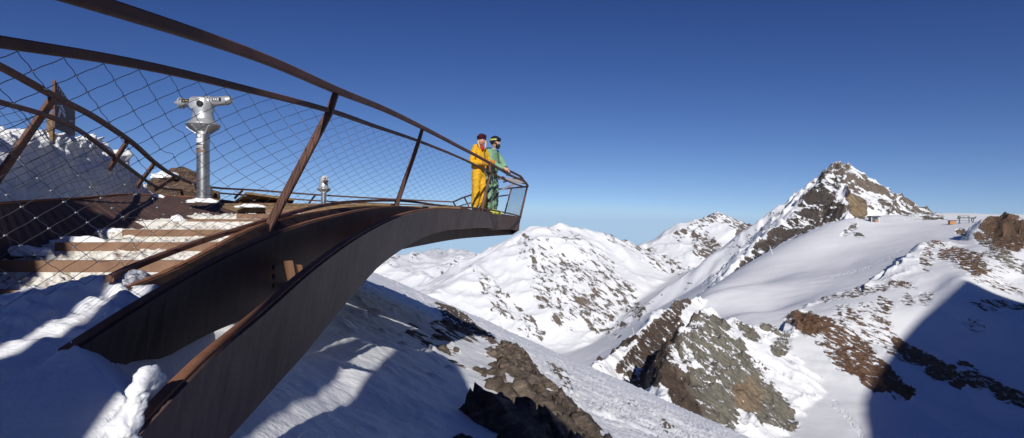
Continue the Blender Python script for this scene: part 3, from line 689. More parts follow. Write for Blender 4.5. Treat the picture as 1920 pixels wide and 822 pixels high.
m_brk = rust_mat('bracket_steel', (.12,.06,.035), (.20,.11,.065), .8, .5, .2, 2)
# splice brackets on the middle plate, with bolt heads
for q4 in ([(531,490),(549,489),(556,528),(541,534)], [(557,497),(566,497),(569,512),(562,518)], [(573,502),(583,504),(584,506),(577,510)]):
    q = [P(a_, b_, 3.50) for a_, b_ in q4]; q2 = [v + Vector((-.03, .05, 0)) for v in q]
    b = MB(); b.add(q+q2, [(0,1,2,3),(7,6,5,4),(0,4,5,1),(1,5,6,2),(2,6,7,3),(3,7,4,0)])
    b.build('splice_bracket', m_brk, plat)
m_bolt = simple('bolt_steel', (.12,.11,.11), .4, .7)
for i in range(3):
    b = MB()
    c = at_y(B_top, 3.40); b.lathe((c.x+.022, 3.40, c.z-.19-.055*i), [(.016,0),(.016,.012),(.010,.016)], 8, rot=Matrix.Rotation(R(90), 3, 'Y'))
    b.build('bolt', m_bolt, plat)
for y in (2.0, 3.7, 5.0, 6.4):        # spreader tubes low between the plates
    b = MB(); a = at_y(A_bot, y); c = at_y(C_bot, y)
    b.tube([(a.x-.02,y,a.z+.12),(c.x+.02,y,a.z+.12)], .03, 10); b.build('spreader_tube', m_steel, plat)

yy_ = np.linspace(5.0, 16.2, 30)
b = MB(); b.ribbon([tuple(at_y(A_bot, y)+Vector((-.01,0,.05))) for y in yy_], [tuple(at_y(C_bot, min(y+.2, 17.4))+Vector((.02,0,.05 if y < 8 else .05+(.22 if y < 15 else .1)))) for y in yy_], .02, 1); b.build('soffit', m_steel, plat)
# ================================================================= stairs with snow
st = empty('stairs', (-3.3, 5.0, -.6), 'wide rusty steel stairs packed with snow beside the railing', 'stairs')
STEPS = [(4.80,-.49,-4.85,.10),(5.20,-.258,-4.72,.105),(5.75,-.100,-4.62,.09),(6.42,.032,-4.40,.080),(7.15,.167,-4.08,.075),(8.05,.262,-3.9,.065),(9.0,.362,-3.9,.06)]
for i, (y, z, xl, hh) in enumerate(STEPS):
    b = MB()
    b.box(((xl-1.88)/2, y+.012, z-hh/2), (-1.88-xl, .024, hh)); b.box(((xl-1.88)/2, y+.07, z-.006), (-1.88-xl, .10, .010))
    sl_ = .012
    o = b.build('step', m_tread, st)
# packed snow between the step edges
Ys = np.linspace(4.79, 9.0, 240); Xs = np.linspace(-4.9, -1.875, 220)
gx, gy = np.meshgrid(Xs, Ys)
ys = np.array([s[0] for s in STEPS]); zs = np.array([s[1] for s in STEPS]); hs = np.array([s[3] for s in STEPS])
k = np.clip(np.searchsorted(ys, gy, side='right')-1, 0, len(ys)-2)
t = (gy-ys[k])/(ys[k+1]-ys[k])
lump = fbm(gx/.15, gy/.15+zs[k]*9, 4, 33); big = fbm(gx/.42, gy/.42, 3, 35); chunk = ridged(gx/.22, gy/.22+k*3.1, 3, 37)-.4
zf = zs[k]-.02; zb_ = zs[k+1]-hs[k+1]-.045
z = zf + (zb_-zf)*sstep(.05, .8, t) + (lump*.022 + chunk*.045 + big*.05)*sstep(0, .25, t)
z = np.where(z > zb_+.03, zb_+.03+(z-zb_-.03)*.25, z)
z = np.minimum(z, zs[k+1]-.012)
z = np.where(t < .04, zs[k]-.03, z)
m_ssnow = snow_mat('trodden_snow', 70, 12, .006, (.74,.72,.67))
_nt = m_ssnow.node_tree; _r = [n for n in _nt.nodes if n.type == 'VALTORGB'][0]
_r.color_ramp.elements[0].color = (.36,.31,.24,1); _r.color_ramp.elements[0].position = .36; _r.color_ramp.elements[1].position = .50
tag(grid_object('packed_snow', gx, gy, z, m_ssnow), 'trodden lumpy snow filling the treads of the stairs', 'snow', None, 'stuff')

# ================================================================= railings
m_wire = simple('steel_wire', (.13,.13,.14), .45, .85, .1, 40)
m_ferr = simple('net_ferrule', (.62,.62,.64), .4, .35, .1, 40)
def net(name, parent, tc, bc, ucell, rows, r, kn=True, seg=3):
    """diamond wire net between a top and a bottom curve; ucell = positions (0..1) of the columns"""
    tc = np.array(tc); bc = np.array(bc)
    def S(u, v):
        a = np.array([np.interp(u, np.linspace(0, 1, len(tc)), tc[:,i]) for i in range(3)])
        b = np.array([np.interp(u, np.linspace(0, 1, len(bc)), bc[:,i]) for i in range(3)])
        return Vector(b*(1-v)+a*v)
    nc = len(ucell)-1; mb = MB()
    def U(c):
        return float(np.interp(c, range(nc+1), ucell))
    for fam in (1, -1):
        for s0 in range(-rows, nc+rows):
            pts = []
            for j in range(rows*2+1):         # half rows
                c = s0 + fam*j*.5 + (0 if fam > 0 else rows)
                if c < 0 or c > nc: 
                    if len(pts) > 1: mb.tube(pts, r, seg, cap=False)
                    pts = []; continue
                v = j/(rows*2)
                p = S(U(c), v); pts.append(p)
                if j < rows*2:                 # slight S bend of the wire between the knots
                    c2 = c + fam*.25; 
                    if 0 <= c2 <= nc:
                        q = S(U(c + fam*.15), (j+.34)/(rows*2)); q2 = S(U(c+fam*.35), (j+.66)/(rows*2)); pts += [q, q2]
            if len(pts) > 1: mb.tube(pts, r, seg, cap=False)
    if kn:
        for j in range(1, rows*2):
            for c in range(nc+1):
                cc = c + (0 if j % 2 == 0 else .5)
                if cc > nc: continue
                p = S(U(cc), j/(rows*2)); t = (S(min(1,U(cc)+.004), j/(rows*2))-p).normalized()
                mb.tube([p-t*r*4, p+t*r*4], r*2.0, 6, 1)
    return mb.build(name, [m_wire, m_ferr], parent)

rl = empty('railing', (-1.6, 7.7, .4), 'right hand brown steel railing with wire net leaning out over the outer girder', 'railing')
ups = []
def rail(name, curve, w, h, parent, mat=m_rail, w2=None, h2=None):
    b = MB(); b.sweep(curve, w, h, (0,0,1), 0, w2, h2); return b.build(name, mat, parent)
rail('top_rail', T_rail, .042, .05, rl)
rail('middle_rail', M_rail, .030, .034, rl)
rail('bottom_rail', D_rail[:-14] if False else D_rail, .035, .032, rl)
def post(base, top, mid, parent, w=.060, h=.062, mat=m_rail):
    b = MB(); b.sweep([base, mid, top], w, h, (1,.1,0), 0, w*.62, h*.7); return b.build('post', mat, parent)
for (bx, by_, bY), (mx_, my_, mY), (tx, ty, tY) in [((498,436,4.3),(617,212,4.27),(632,168,4.3)),((742,388,7.7),(785,266,7.7),(793,238,7.7)),((902,398,12.15),(919,326,12.2),(918,305,12.2)),((975,409,16.45),(986,362,16.45),(989,349,16.5))]:
    post(P(bx,by_,bY), P(tx,ty,tY), P(mx_,my_,mY), rl)
post(Vector((-1.95,.6,-.5)), Vector((-1.355,.6,.52)), Vector((-1.45,.6,.34)), rl)
# net columns follow the photo: short cells close by, long ones further out
ny = [1.5]; 
while ny[-1] < 16.3:
    y = ny[-1]; ny.append(y + float(np.interp(y, [.9,2.2,3.2,5,9,16], [.14,.20,.27,.34,.36,.36])))
ny = np.array(ny); ycol = (ny-ny[0])/(ny[-1]-ny[0])
ylin = np.linspace(ny[0], ny[-1], 200)
net('wire_net', rl, [tuple(at_y(M_rail, y)-Vector((0,0,.02))) for y in ylin], [tuple(at_y(D_rail, y)+Vector((0,0,.02))) if y > 2.66 else (-1.98, y, -.24-(2.66-y)*.12) for y in ylin], list(ycol), 9, .0015)

# railing on the far side
r2 = empty('railing', (-6.0, 9.0, .4), 'far left brown steel railing curving round behind the telescopes', 'railing')
LT = catmull([tuple(P(*t)) for t in [(-160,60,4.2),(-60,98,4.8),(0,125,5.3),(100,180,6.2),(170,216,7.2),(240,262,8.5),(290,305,10.4),(330,331,12.6),(400,352,16)]]+[tuple(P(480,357,18.5)),tuple(P(600,366,21)),tuple(P(740,374,23.5)),tuple(P(850,379,25))], 130)
LM = catmull([tuple(P(*t)) for t in [(-160,160,4.1),(-60,176,4.7),(0,192,5.2),(90,218,6.1),(150,246,7.1),(215,295,8.3),(270,336,10.2),(300,352,12.4),(385,360,16)]]+[tuple(P(480,368,18.5)),tuple(P(600,377,21)),tuple(P(740,383,23.5)),tuple(P(856,387,25))], 130)
rail('top_rail', LT, .075, .055, r2); rail('middle_rail', LM, .05, .045, r2)
def seg_post(a, b_, w=.07, parent=None):
    b = MB(); b.bar(a, b_, w, .04, (1,.2,0)); return b.build('post', m_rail, parent or r2)
seg_post(P(100,184,6.2), P(-30,372,5.75), .10); seg_post(P(240,263,8.5), P(205,318,8.1), .075); seg_post(P(289,307,10.4), P(256,352,9.9), .075); seg_post(P(327,332,12.6), P(288,358,11.8), .08)
seg_post(P(591,366,21), P(570,394,20.6), .09); seg_post(P(455,357,18), P(440,372,17.6), .08)
fr = [P(850,379,25), P(868,371,22.5), P(895,362,21), P(925,356,20), P(959,353,18.8), P(989,350,16.6)]
rail('top_rail', fr, .06, .05, r2)
rail('middle_rail', [P(857,388,24.6), P(895,377,21), P(925,370,20), P(953,366,18.8)], .04, .04, r2)
seg_post(P(850,380,24.9), P(861,397,24.5), .07); seg_post(P(871,371,22.4), P(880,390,22.2), .06); seg_post(P(959,353,18.8), P(946,401,18.6), .07)
rail('top_rail', [P(943,318,14.4), P(958,322,15.0), P(976,331,15.8), P(989,348,16.5)], .05, .05, r2)
rail('middle_rail', [P(944,342,18.6), P(962,336,17.6), P(980,334,16.3)], .04, .04, r2)
net('wire_net', r2, LT[0:85] if False else LM[:80], [(p[0]+.05*0, p[1]-.35, (p[2]-.80)) for p in LM[:80]], list(np.linspace(0,1,46)), 7, .0028, kn=False)
net('wire_net', r2, [P(959,355,18.8), P(988,352,16.6)], [P(947,402,18.7), P(975,409,16.5)], list(np.linspace(0,1,14)), 8, .003, kn=False)

pn = MB(); q = [P(940,355,17.6), P(968,344,16.6), P(976,339,16.9), P(950,349,18.0)]
pn.add(q+[v-Vector((0,0,.04)) for v in q], [(0,1,2,3),(7,6,5,4),(0,4,5,1),(1,5,6,2),(2,6,7,3),(3,7,4,0)])
q = [P(932,334,13.4), P(984,344,15.6), P(982,340,15.9), P(934,329,13.7)]
o = pn.build('info_panel', simple('pale_panel', (.62,.60,.57), .35), None)
tag(o, 'small pale slanted information panel mounted at the platform tip', 'panel')
pn = MB(); pn.add(q+[v-Vector((0,0,.035)) for v in q], [(0,1,2,3),(7,6,5,4),(0,4,5,1),(1,5,6,2),(2,6,7,3),(3,7,4,0)])
o = pn.build('info_panel', simple('pale_panel_2', (.55,.52,.50), .35), None)
tag(o, 'long narrow pale information panel on the railing beside the man in green', 'panel')
# ================================================================= telescopes
m_alu = simple('cast_aluminium', (.50,.51,.52), .42, .5, .12, 14, .002)
m_pole = simple('galvanised_pole', (.42,.43,.43), .33, .85, .22, 9, .001)
m_black = simple('black_rubber', (.02,.02,.022), .5)
m_white = simple('white_sticker', (.75,.75,.74), .5, 0, .05)
m_dark = simple('dark_sticker', (.07,.04,.035), .5)
m_yel = simple('yellow_print', (.75,.55,.05), .5)
def telescope(base, yaw, H, label, stickers=True):
    t = empty('telescope', base, label, 'telescope', 'coin telescopes on the platform')
    B = Vector(base); Rz = Matrix.Rotation(yaw, 3, 'Z')
    def W(x, y, z): return B + Rz @ Vector((x, y, z))
    s = H/1.52
    b = MB(); b.lathe(B, [(.13,0),(.13,.02),(.092,.022),(.090,.60),(.090,1.0*s)], 28); b.build('pole', m_pole, t, True, 35)
    b = MB(); b.lathe(B+Vector((0,0,.955*s)), [(.099,0),(.099,.05),(.104,.055),(.10,.06)], 28); b.build('pole_collar', m_alu, t, True, 35)
    # flared dish on ribs
    b = MB(); b.lathe(B+Vector((0,0,1.0*s)), [(.10,0),(.150,.035),(.228,.088),(.240,.10),(.236,.112),(.175,.155),(.158,.185)], 32)
    o = b.build('dish', m_alu, t, True, 35)
    for i in range(6):
        a = i*math.pi/3+.3; b = MB(); d = Vector((math.cos(a), math.sin(a), 0))
        b.bar(B+d*.10+Vector((0,0,.985*s)), B+d*.222+Vector((0,0,1.075*s)), .016, .035, (0,0,1)); b.build('rib', m_alu, o)
    b = MB(); b.lathe(B+Vector((0,0,1.17*s)), [(.155,-.01),(.152,.06),(.142,.085),(.138,.11),(.150,.16),(.152,.27),(.138,.322),(.08,.345)], 28); hd = b.build('head', m_alu, t, True, 35)
    b = MB(); b.lathe(W(.05,-.150,1.40*s), [(.045,-.02),(.045,.012),(.02,.016)], 18, rot=Rz@Matrix.Rotation(R(90), 3, 'X')); b.build('hub', m_black, hd, True, 35)
    b = MB(); b.lathe(W(-.06,-.134,1.40*s), [(.075,-.02),(.075,.012),(.055,.02)], 20, rot=Rz@Matrix.Rotation(R(90), 3, 'X')); b.build('coin_housing', m_alu, hd, True, 35)
    z = 1.455*s
    RX = Rz @ Matrix.Rotation(R(90), 3, 'Y') @ Matrix.Rotation(0, 3, 'X')
    b = MB(); b.lathe(W(0,0,z), [(.085,-.17),(.085,.12),(.075,.14)], 24, rot=RX); b.build('barrel_sleeve', m_alu, t, True, 35)
    b = MB(); b.tube([W(.12,0,z), W(.30,0,z+.004), W(.40,0,z+.01)], .068, 20); b.tube([W(.40,0,z+.012), W(.46,0,z+.03)], [.066,.045], 20); tb = b.build('barrel', m_alu, t, True, 35)
    b = MB(); b.lathe(W(.42,-.03,z+.045), [(.038,-.004),(.038,.004)], 16, rot=Rz@Matrix.Rotation(R(55), 3, 'X')); b.build('lens', m_black, tb)
    b = MB(); b.tube([W(-.15,0,z), W(-.36,0,z-.006)], .060, 20); eb = b.build('rear_barrel', m_alu, t, True, 35)
    b = MB(); b.tube([W(-.345,0,z-.006), W(-.375,0,z-.006)], .088, 24); b.build('flange', m_alu, eb, True, 35)
    b = MB(); b.tube([W(-.375,0,z+.0), W(-.43,0,z+.0)], [.05,.032], 16); b.tube([W(-.43,0,z), W(-.465,0,z)], .022, 12); b.build('eyepiece', m_alu, eb, True, 35)
    if stickers:
        b = MB(); b.box(W(-.25,-.0585,z+.012), (.13,.012,.05), Rz); q = b.build('sticker', m_black, t)
        b = MB(); 
        for k in range(5):
            a = k*2*math.pi/5+.3; b.bar(W(-.27,-.066,z+.012), W(-.27+.018*math.cos(a),-.066,z+.012+.018*math.sin(a)), .004, .006, (0,1,0))
        b.box(W(-.225,-.066,z+.012), (.04,.003,.008), Rz); b.build('print', m_yel, q)
        b = MB(); b.box(W(.27,-.0665,z+.012), (.14,.012,.05), Rz); q = b.build('sticker', m_black, t)
        b = MB()
        for k, ch in enumerate(((-.045,.0),(-.012,.0),(.022,.0))):
            b.box(W(.27+ch[0],-.0735,z+.016), (.020,.003,.026), Rz)
        for dx in (-.03,.004,.03): b.box(W(.27+dx,-.0735,z-.006), (.016,.003,.005), Rz)
        b.build('print', m_white, q)
        def band(z0, z1, a0, a1, mat, r=.0915, nm='sticker'):
            b = MB(); n = 12; vs = []
            for i in range(n+1):
                a = a0+(a1-a0)*i/n
                for zz in (z0, z1): vs.append(B+Vector((math.cos(a)*r, math.sin(a)*r, zz*s)))
                for zz in (z0, z1): vs.append(B+Vector((math.cos(a)*(r-.003), math.sin(a)*(r-.003), zz*s)))
            fs = []
            for i in range(n):
                k = i*4; fs += [(k,k+4,k+5,k+1),(k+2,k+3,k+7,k+6),(k,k+2,k+6,k+4),(k+1,k+5,k+7,k+3)]
            fs += [(0,1,3,2),(n*4,n*4+2,n*4+3,n*4+1)]
            b.add(vs, fs); return b.build(nm, mat, t)
        band(.83,.90, R(210), R(290), m_white); band(.74,.80, R(200), R(310), m_dark); band(.755,.785, R(215), R(295), m_white, .0925); band(.765,.775, R(218), R(292), m_dark, .0935); band(.68,.725, R(215), R(300), simple('brown_sticker', (.20,.12,.07), .5)); 
        b = MB(); b.lathe(W(0,-.0915,.935*s), [(.03,-.004),(.03,.002)], 16, rot=Rz@Matrix.Rotation(R(90), 3, 'X')); b.build('sticker', m_white, t)
    return t
telescope(P(381,372,8.6), R(-8), 1.52, 'silver coin telescope with stickers, the large one near the stairs')
telescope(P(607,414.5,20.0), R(112), 1.55, 'small looking distant silver coin telescope turned end on behind the net', False)

# snow cap bits along the deck edge and parapet
def snow_lumps(name, label, spots, seed, group=None, mat=m_snow):
    for i, (c, sx, sy, sz) in enumerate(spots):
        rng = random.Random(seed+i); bm = bmesh.new(); bmesh.ops.create_icosphere(bm, subdivisions=4, radius=1)
        for v in bm.verts:
            n_ = float(fbm(np.array([v.co.x*1.3+i*7+v.co.z]), np.array([v.co.y*1.3+seed]), 4, seed)[0])
            v.co *= 1+n_*.35
            v.co = Vector((v.co.x*sx, v.co.y*sy, max(v.co.z, -.3)*sz)) + Vector(c)
        me = bpy.data.meshes.new(name); bm.to_mesh(me); bm.free()
        o = link(name, me, mat, None, True); tag(o, label[i] if isinstance(label, list) else label, 'snow', group)
snow_lumps('snow_clump', ['small clump of snow on the parapet left of the telescope', 'flat patch of snow at the foot of the large telescope', 'thin patch of snow in front of the bench', 'round snow clump on the edge of the fifth step', 'bluish snow clump at the left end of the fourth step', 'bluish snow heap at the left end of the third step','bluish snow heap beside the parapet on the second step'],
   [(P(296,372,8.7),.12,.1,.06),(P(378,379,8.55),.22,.12,.05),(P(470,388,9.0),.22,.1,.04),(P(332,414,7.3),.08,.1,.07),(P(222,437,6.55),.13,.12,.05),(P(150,456,5.95),.26,.12,.07),(P(55,476,5.5),.20,.14,.07)], 5, 'clumps of snow on stairs and parapet')

# bench / slab
bn = empty('bench', P(495,386,9.6), 'low wooden bench with a sloping slab top beside the telescope', 'bench')
b = MB()
q = [P(462,364,9.2), P(552,376.5,9.2), P(548,383,10.2), P(440,381,10.2)]
b.add(q+[v+Vector((0,0,.035)) for v in q], [(3,2,1,0),(4,5,6,7),(0,1,5,4),(1,2,6,5),(2,3,7,6),(3,0,4,7)]); b.build('slab', m_wood, bn)
b = MB(); b.box(P(500,388,9.6), (.55,.5,.10)); b.build('leg', m_edge, bn)

# ================================================================= sign on the snow bank
sg = empty('sign', P(118,262,8.6), 'brown steel sign with a white bird emblem standing on the snow bank', 'sign')
def SP(u, v, dy=0):   # panel coordinates 0..1
    tl = P(103,150,7.9); tr = P(141,206,9.2); bl = P(103,240,7.9); br = P(141,256,9.2)
    a = tl.lerp(tr, u); c = bl.lerp(br, u); p = c.lerp(a, v); nrm = (tr-tl).cross(bl-tl).normalized(); 
    if nrm.dot(-tl) < 0: nrm = -nrm
    return p + nrm*dy
def quadprism(name, pts, d0, d1, mat, parent):
    b = MB(); n = len(pts)
    b.add([SP(u, v, d0) for u, v in pts]+[SP(u, v, d1) for u, v in pts], [tuple(range(n)), tuple(range(2*n-1,n-1,-1))]+[(i, (i+1)%n, n+(i+1)%n, n+i) for i in range(n)])
    return b.build(name, mat, parent)
pn_ = quadprism('panel', [(0,0),(1,0),(1,1),(0,1)], -.03, 0, m_rail, sg)
m_sw = simple('sign_white', (.62,.66,.72), .6)
quadprism('emblem', [(.07,.22),(.14,.22),(.26,.46),(.42,.36),(.46,.44),(.40,.54),(.26,.64),(.20,.60),(.12,.36)], .002, .008, m_sw, pn_)
for k in range(9):
    u = .06+k*.10; quadprism('letter', [(u,.86),(u+.022,.86),(u+.022,.91),(u+.055,.92),(u+.055,.95),(u,.95)] if k % 2 else [(u,.86),(u+.055,.86),(u+.055,.88),(u+.02,.885),(u+.02,.92),(u+.055,.93),(u+.055,.95),(u,.95)], .002, .008, m_sw, pn_)
b = MB(); b.bar(P(93,300,8.4), P(96,213,8.4), .10, .05, (0,1,0)); b.build('post', m_wood, sg)
b = MB(); b.bar(P(133,300,9.3), P(133,240,9.3), .08, .05, (0,1,0)); b.build('post', m_wood, sg)

# ================================================================= snow bank on the left
prof = [(-500,262),(-300,250),(-80,238),(0,242),(25,238),(45,236),(58,243),(75,240),(100,245),(130,243),(160,254),(180,262),(198,258),(215,262),(232,276),(245,292),(262,312),(285,345),(300,368),(312,385)]
ns, nv = 420, 200
Yb = np.linspace(4.4, 14.2, ns); Xb = -5.95-.36*(Yb-6.6)
pxb = HX + Xb/Yb*F; top = (HY-np.interp(pxb, [a for a, b in prof], [b for a, b in prof]))/F*Yb
V = np.linspace(0, 1, nv); YY, VV = np.meshgrid(Yb, V, indexing='ij'); TP = np.broadcast_to(top[:, None], YY.shape); XX = np.broadcast_to(Xb[:, None], YY.shape)
# profile: 0..0.55 the cut face, then rounded shoulder and top going back
face = np.clip(VV/.55, 0, 1); bk = np.clip((VV-.55)/.45, 0, 1)
zb = -.3 + (TP+.3)*(1-(1-face)**1.15) - bk**1.5*.55
off = -.16*face**3 - bk*3.2
n1 = fbm(YY/.45, zb/.45+bk*6, 5, 120); n2 = ridged(YY/.8+zb*.5, zb/.6+bk*7, 4, 121)
edge = sstep(.30, .60, VV)*sstep(.95, .7, VV)
dis = n1*(.035+.08*edge) + (n2-.4)*(.02+.09*edge)
xb = XX + off*.94 + dis; yb = YY + off*.34*.3 + dis*.3; zb = zb + dis*.5*edge + fbm(YY/.2, VV/.06, 3, 125)*.03*edge
tag(grid_object('snow_bank', xb, yb, zb, snow_mat('bank_snow', 30, 4, .012, (.93,.94,.95))), 'tall cut snow bank in shade behind the left railing', 'snow bank')

# boulder pile past the bank
def boulder(name, c, size, seed, mat, label, group=None, parent=None, cut=.75):
    rng = random.Random(seed); bm = bmesh.new(); bmesh.ops.create_icosphere(bm, subdivisions=5, radius=1)
    planes = [(Vector((rng.uniform(-1,1), rng.uniform(-1,1), rng.uniform(-.4,1))).normalized(), rng.uniform(.55,.9)) for _ in range(14)]
    for v in bm.verts:
        for n_, d in planes:
            k = v.co.dot(n_)-d
            if k > 0: v.co -= n_*k*cut
    co_ = np.array([v.co[:] for v in bm.verts]); nn = fbm(co_[:,0]*1.6+seed, co_[:,1]*1.6+co_[:,2], 5, seed)*.18 + fbm(co_[:,0]*6+co_[:,2]*3, co_[:,1]*6+seed, 4, seed+3)*.04
    for v, k in zip(bm.verts, nn): v.co = v.co*(1+k); v.co = Vector((v.co.x*size[0], v.co.y*size[1], v.co.z*size[2]))+Vector(c)
    me = bpy.data.meshes.new(name); bm.to_mesh(me); bm.free()
    o = link(name, me, mat, parent); 
    if label: tag(o, label, 'rock', group)
    return o
m_rock2 = make_rock_mat('brown_rock', (.05,.035,.028), (.15,.10,.07), (.28,.19,.13), 1.5)
for i, (px, py, Y, s_, lab) in enumerate([(322,352,15,(.55,.6,.42),'brown boulder left in the pile past the railing'),(345,338,15.6,(.42,.5,.36),'brown boulder topmost in the pile past the railing'),(365,348,15.2,(.38,.4,.36),'brown boulder right in the pile close to the telescope pole'),(340,368,15,(1.1,.8,.40),'wide brown boulder at the bottom of the pile past the railing'),(388,372,15.4,(.35,.4,.28),'low brown boulder just right of the telescope pole')]):
    boulder('boulder', P(px,py,Y), s_, 40+i, m_rock2, lab, 'boulders past the railing')
snow_lumps('snow_clump', 'patch of snow on the boulder pile past the railing', [(P(311,333,14.8),.30,.35,.14)], 77)

# ================================================================= far structures on the glacier
m_str = simple('lift_steel', (.10,.13,.13), .5, .3); m_roof = simple('hut_roof', (.07,.07,.08), .6); m_hwood = simple('hut_wood', (.42,.20,.09), .7); m_hgl = simple('hut_wall', (.12,.12,.13), .5); m_hwh = simple('hut_white', (.75,.75,.75), .5)
def ground(px, py, dflt): 
    p = hit(px, py); return p if p is not None else P(px, py, dflt)
def scalepx(p): return p.y/F
g = ground(1640, 417, 1990); k = scalepx(g)
h = empty('lift_hut', g, 'small mountain hut with dark flat roof below the pointed peak', 'hut')
def HB(x0, x1, z0, z1, d, dy, nm, mat, par=None):
    b = MB(); b.box(g+Vector(((x0+x1)/2*k, dy, (z0+z1)/2*k)), ((x1-x0)*k, d, (z1-z0)*k)); return b.build(nm, mat, par or h)
HB(-7,6,-4,9,14,7,'wall',m_hgl); HB(-9,8.5,9,11.5,24,5,'roof',m_roof); HB(0,5.5,-3,4,4,-1.0,'balcony',m_hwood); HB(-6,-1,-3,6,2,-.6,'window',m_hwh if False else m_roof); HB(-8.2,-7.3,-6,9,2,-6,'pillar',m_hwh); HB(6.2,7,-3,9,2,-6,'pillar',m_hwh)
# chairlift top station
g = ground(1811, 419, 1850); g = Vector((P(1811,419,g.y).x, g.y, P(1811,419,g.y).z)); k = scalepx(g)
ls = empty('lift_station', g, 'open steel frame chairlift station on the snow ridge', 'lift station')
def LB(a, c, w, nm='beam', par=None):
    b = MB(); b.bar(g+Vector((a[0]*k, a[2] if len(a) > 2 else 0, a[1]*k)), g+Vector((c[0]*k, c[2] if len(c) > 2 else 0, c[1]*k)), w*k, w*k, (0,1,0)); return b.build(nm, m_str, par or ls)
LB((-15,10),(19,10),1.8); LB((-16,14),(6,14),.7); LB((-15,5,10),(15,5,10),.8)
for x, dx in ((-14,4),(-10,-4),(6,0),(10,4),(16,-4)): LB((x,13 if x < 8 else 10),(x+dx,-4),1.1,'leg')
for x in (-12,-4,4): LB((x,10),(x,14),.6)
LB((-15,8),(-13,13),2.2,'bullwheel'); LB((12,8),(19,12),1.6,'bullwheel')
g2 = P(1785,418,g.y); b = MB(); b.box(g2+Vector((0,0,1.0)), (11*k, 9, 7*k)); o_ = b.build('wall', m_hwood)
sh = empty('shed', g2, 'tiny wooden shed left of the chairlift station', 'shed'); o_.parent = sh; o_.matrix_parent_inverse = Matrix.Translation(-g2)
b = MB(); b.box(g2+Vector((0,0,4.2*k)), (13*k, 12, .9*k)); b.build('roof', m_roof, sh)
# lift pylons
def pylon(px, py0, px1, py1, label, Tbar=6, Y=None):
    g = ground(px, py0, 1800)
    if Y: g = P(px, py0, Y)
    k = scalepx(g); e = empty('lift_pylon', g, label, 'lift pylon', 'chairlift pylons')
    top = P(px1, py1, g.y); b = MB(); b.tube([g-Vector((0,0,2*k)), top], .62*k, 8, r2=.45*k); b.build('mast', m_hwh, e)
    b = MB(); b.bar(top-Vector((Tbar/2*k,0,0)), top+Vector((Tbar/2*k,0,0)), .6*k, .6*k, (0,0,1)); b.build('crossarm', m_str, e)
pylon(1449,477,1443,461,'white slanting lift pylon on the glacier edge under the pointed peak', 3)
pylon(1414,487,1408,473,'white slanting lift pylon lower left on the glacier edge', 3)
pylon(1608,421,1605,409,'lift pylon with crossarm just left of the dark roofed hut', 8)
pylon(1190,628,1185,614,'thin white pylon down in the shaded valley', 2, 1200)

# ================================================================= people
def cloth(name, c, var=.12, rough=.75):
    m = simple(name, c, rough, 0, var, 9, .012, .2); return m
c_yel = cloth('yellow_fabric', (.72,.40,.022)); c_grn = cloth('green_fabric', (.20,.36,.23)); c_tan = cloth('tan_leather', (.50,.22,.05), .15, .6)
m_skin = simple('skin', (.62,.36,.25), .5, 0, .06, 20); m_helm = simple('helmet_shell', (.02,.018,.02), .3); m_hair = simple('blond_hair', (.55,.38,.20), .6, 0, .2, 60)
m_beard = simple('dark_hair', (.035,.022,.015), .8, 0, .3, 60, .01); m_red = cloth('red_fabric', (.45,.03,.025)); m_lens1 = simple('red_lens', (.10,.012,.016), .12, .4); m_lens2 = simple('blue_lens', (.012,.03,.07), .08, .5)
m_boot = simple('dark_boot', (.03,.03,.035), .4); m_lime = simple('lime_plastic', (.55,.60,.10), .45)
def camo_mat():
    m, nt, b = newmat('patterned_green_fabric'); L = nt.links
    tc = N(nt, 'ShaderNodeTexCoord'); n = N(nt, 'ShaderNodeTexNoise', i_Scale=5.0, i_Detail=6.0, i_Roughness=.7); mp = N(nt, 'ShaderNodeMapping'); mp.inputs['Scale'].default_value = (1.5,1.5,.7)
    L.new(tc.outputs['Object'], mp.inputs[0]); L.new(mp.outputs[0], n.inputs['Vector'])
    r = ramp(nt, n.outputs[0], [(.49, (.20,.36,.23)), (.53, (.025,.04,.03))]); L.new(r.outputs[0], b.inputs['Base Color']); b.inputs['Roughness'].default_value = .8
    return m
c_camo = camo_mat()
def wrinkle(o, amp, sc, seed):
    me = o.data; n = len(me.vertices); co_ = np.empty(n*3); me.vertices.foreach_get('co', co_); co_ = co_.reshape(-1, 3)
    nr = np.array([v.normal[:] for v in me.vertices])
    d = (ridged(co_[:,0]/sc+co_[:,1]/sc*.6, co_[:,2]/sc*1.5, 4, seed)-.4)*amp + fbm(co_[:,0]/sc*2+co_[:,1]*7, co_[:,2]/sc*2.5, 3, seed+1)*amp*.5
    me.vertices.foreach_set('co', (co_+nr*d[:, None]).reshape(-1)); me.update()
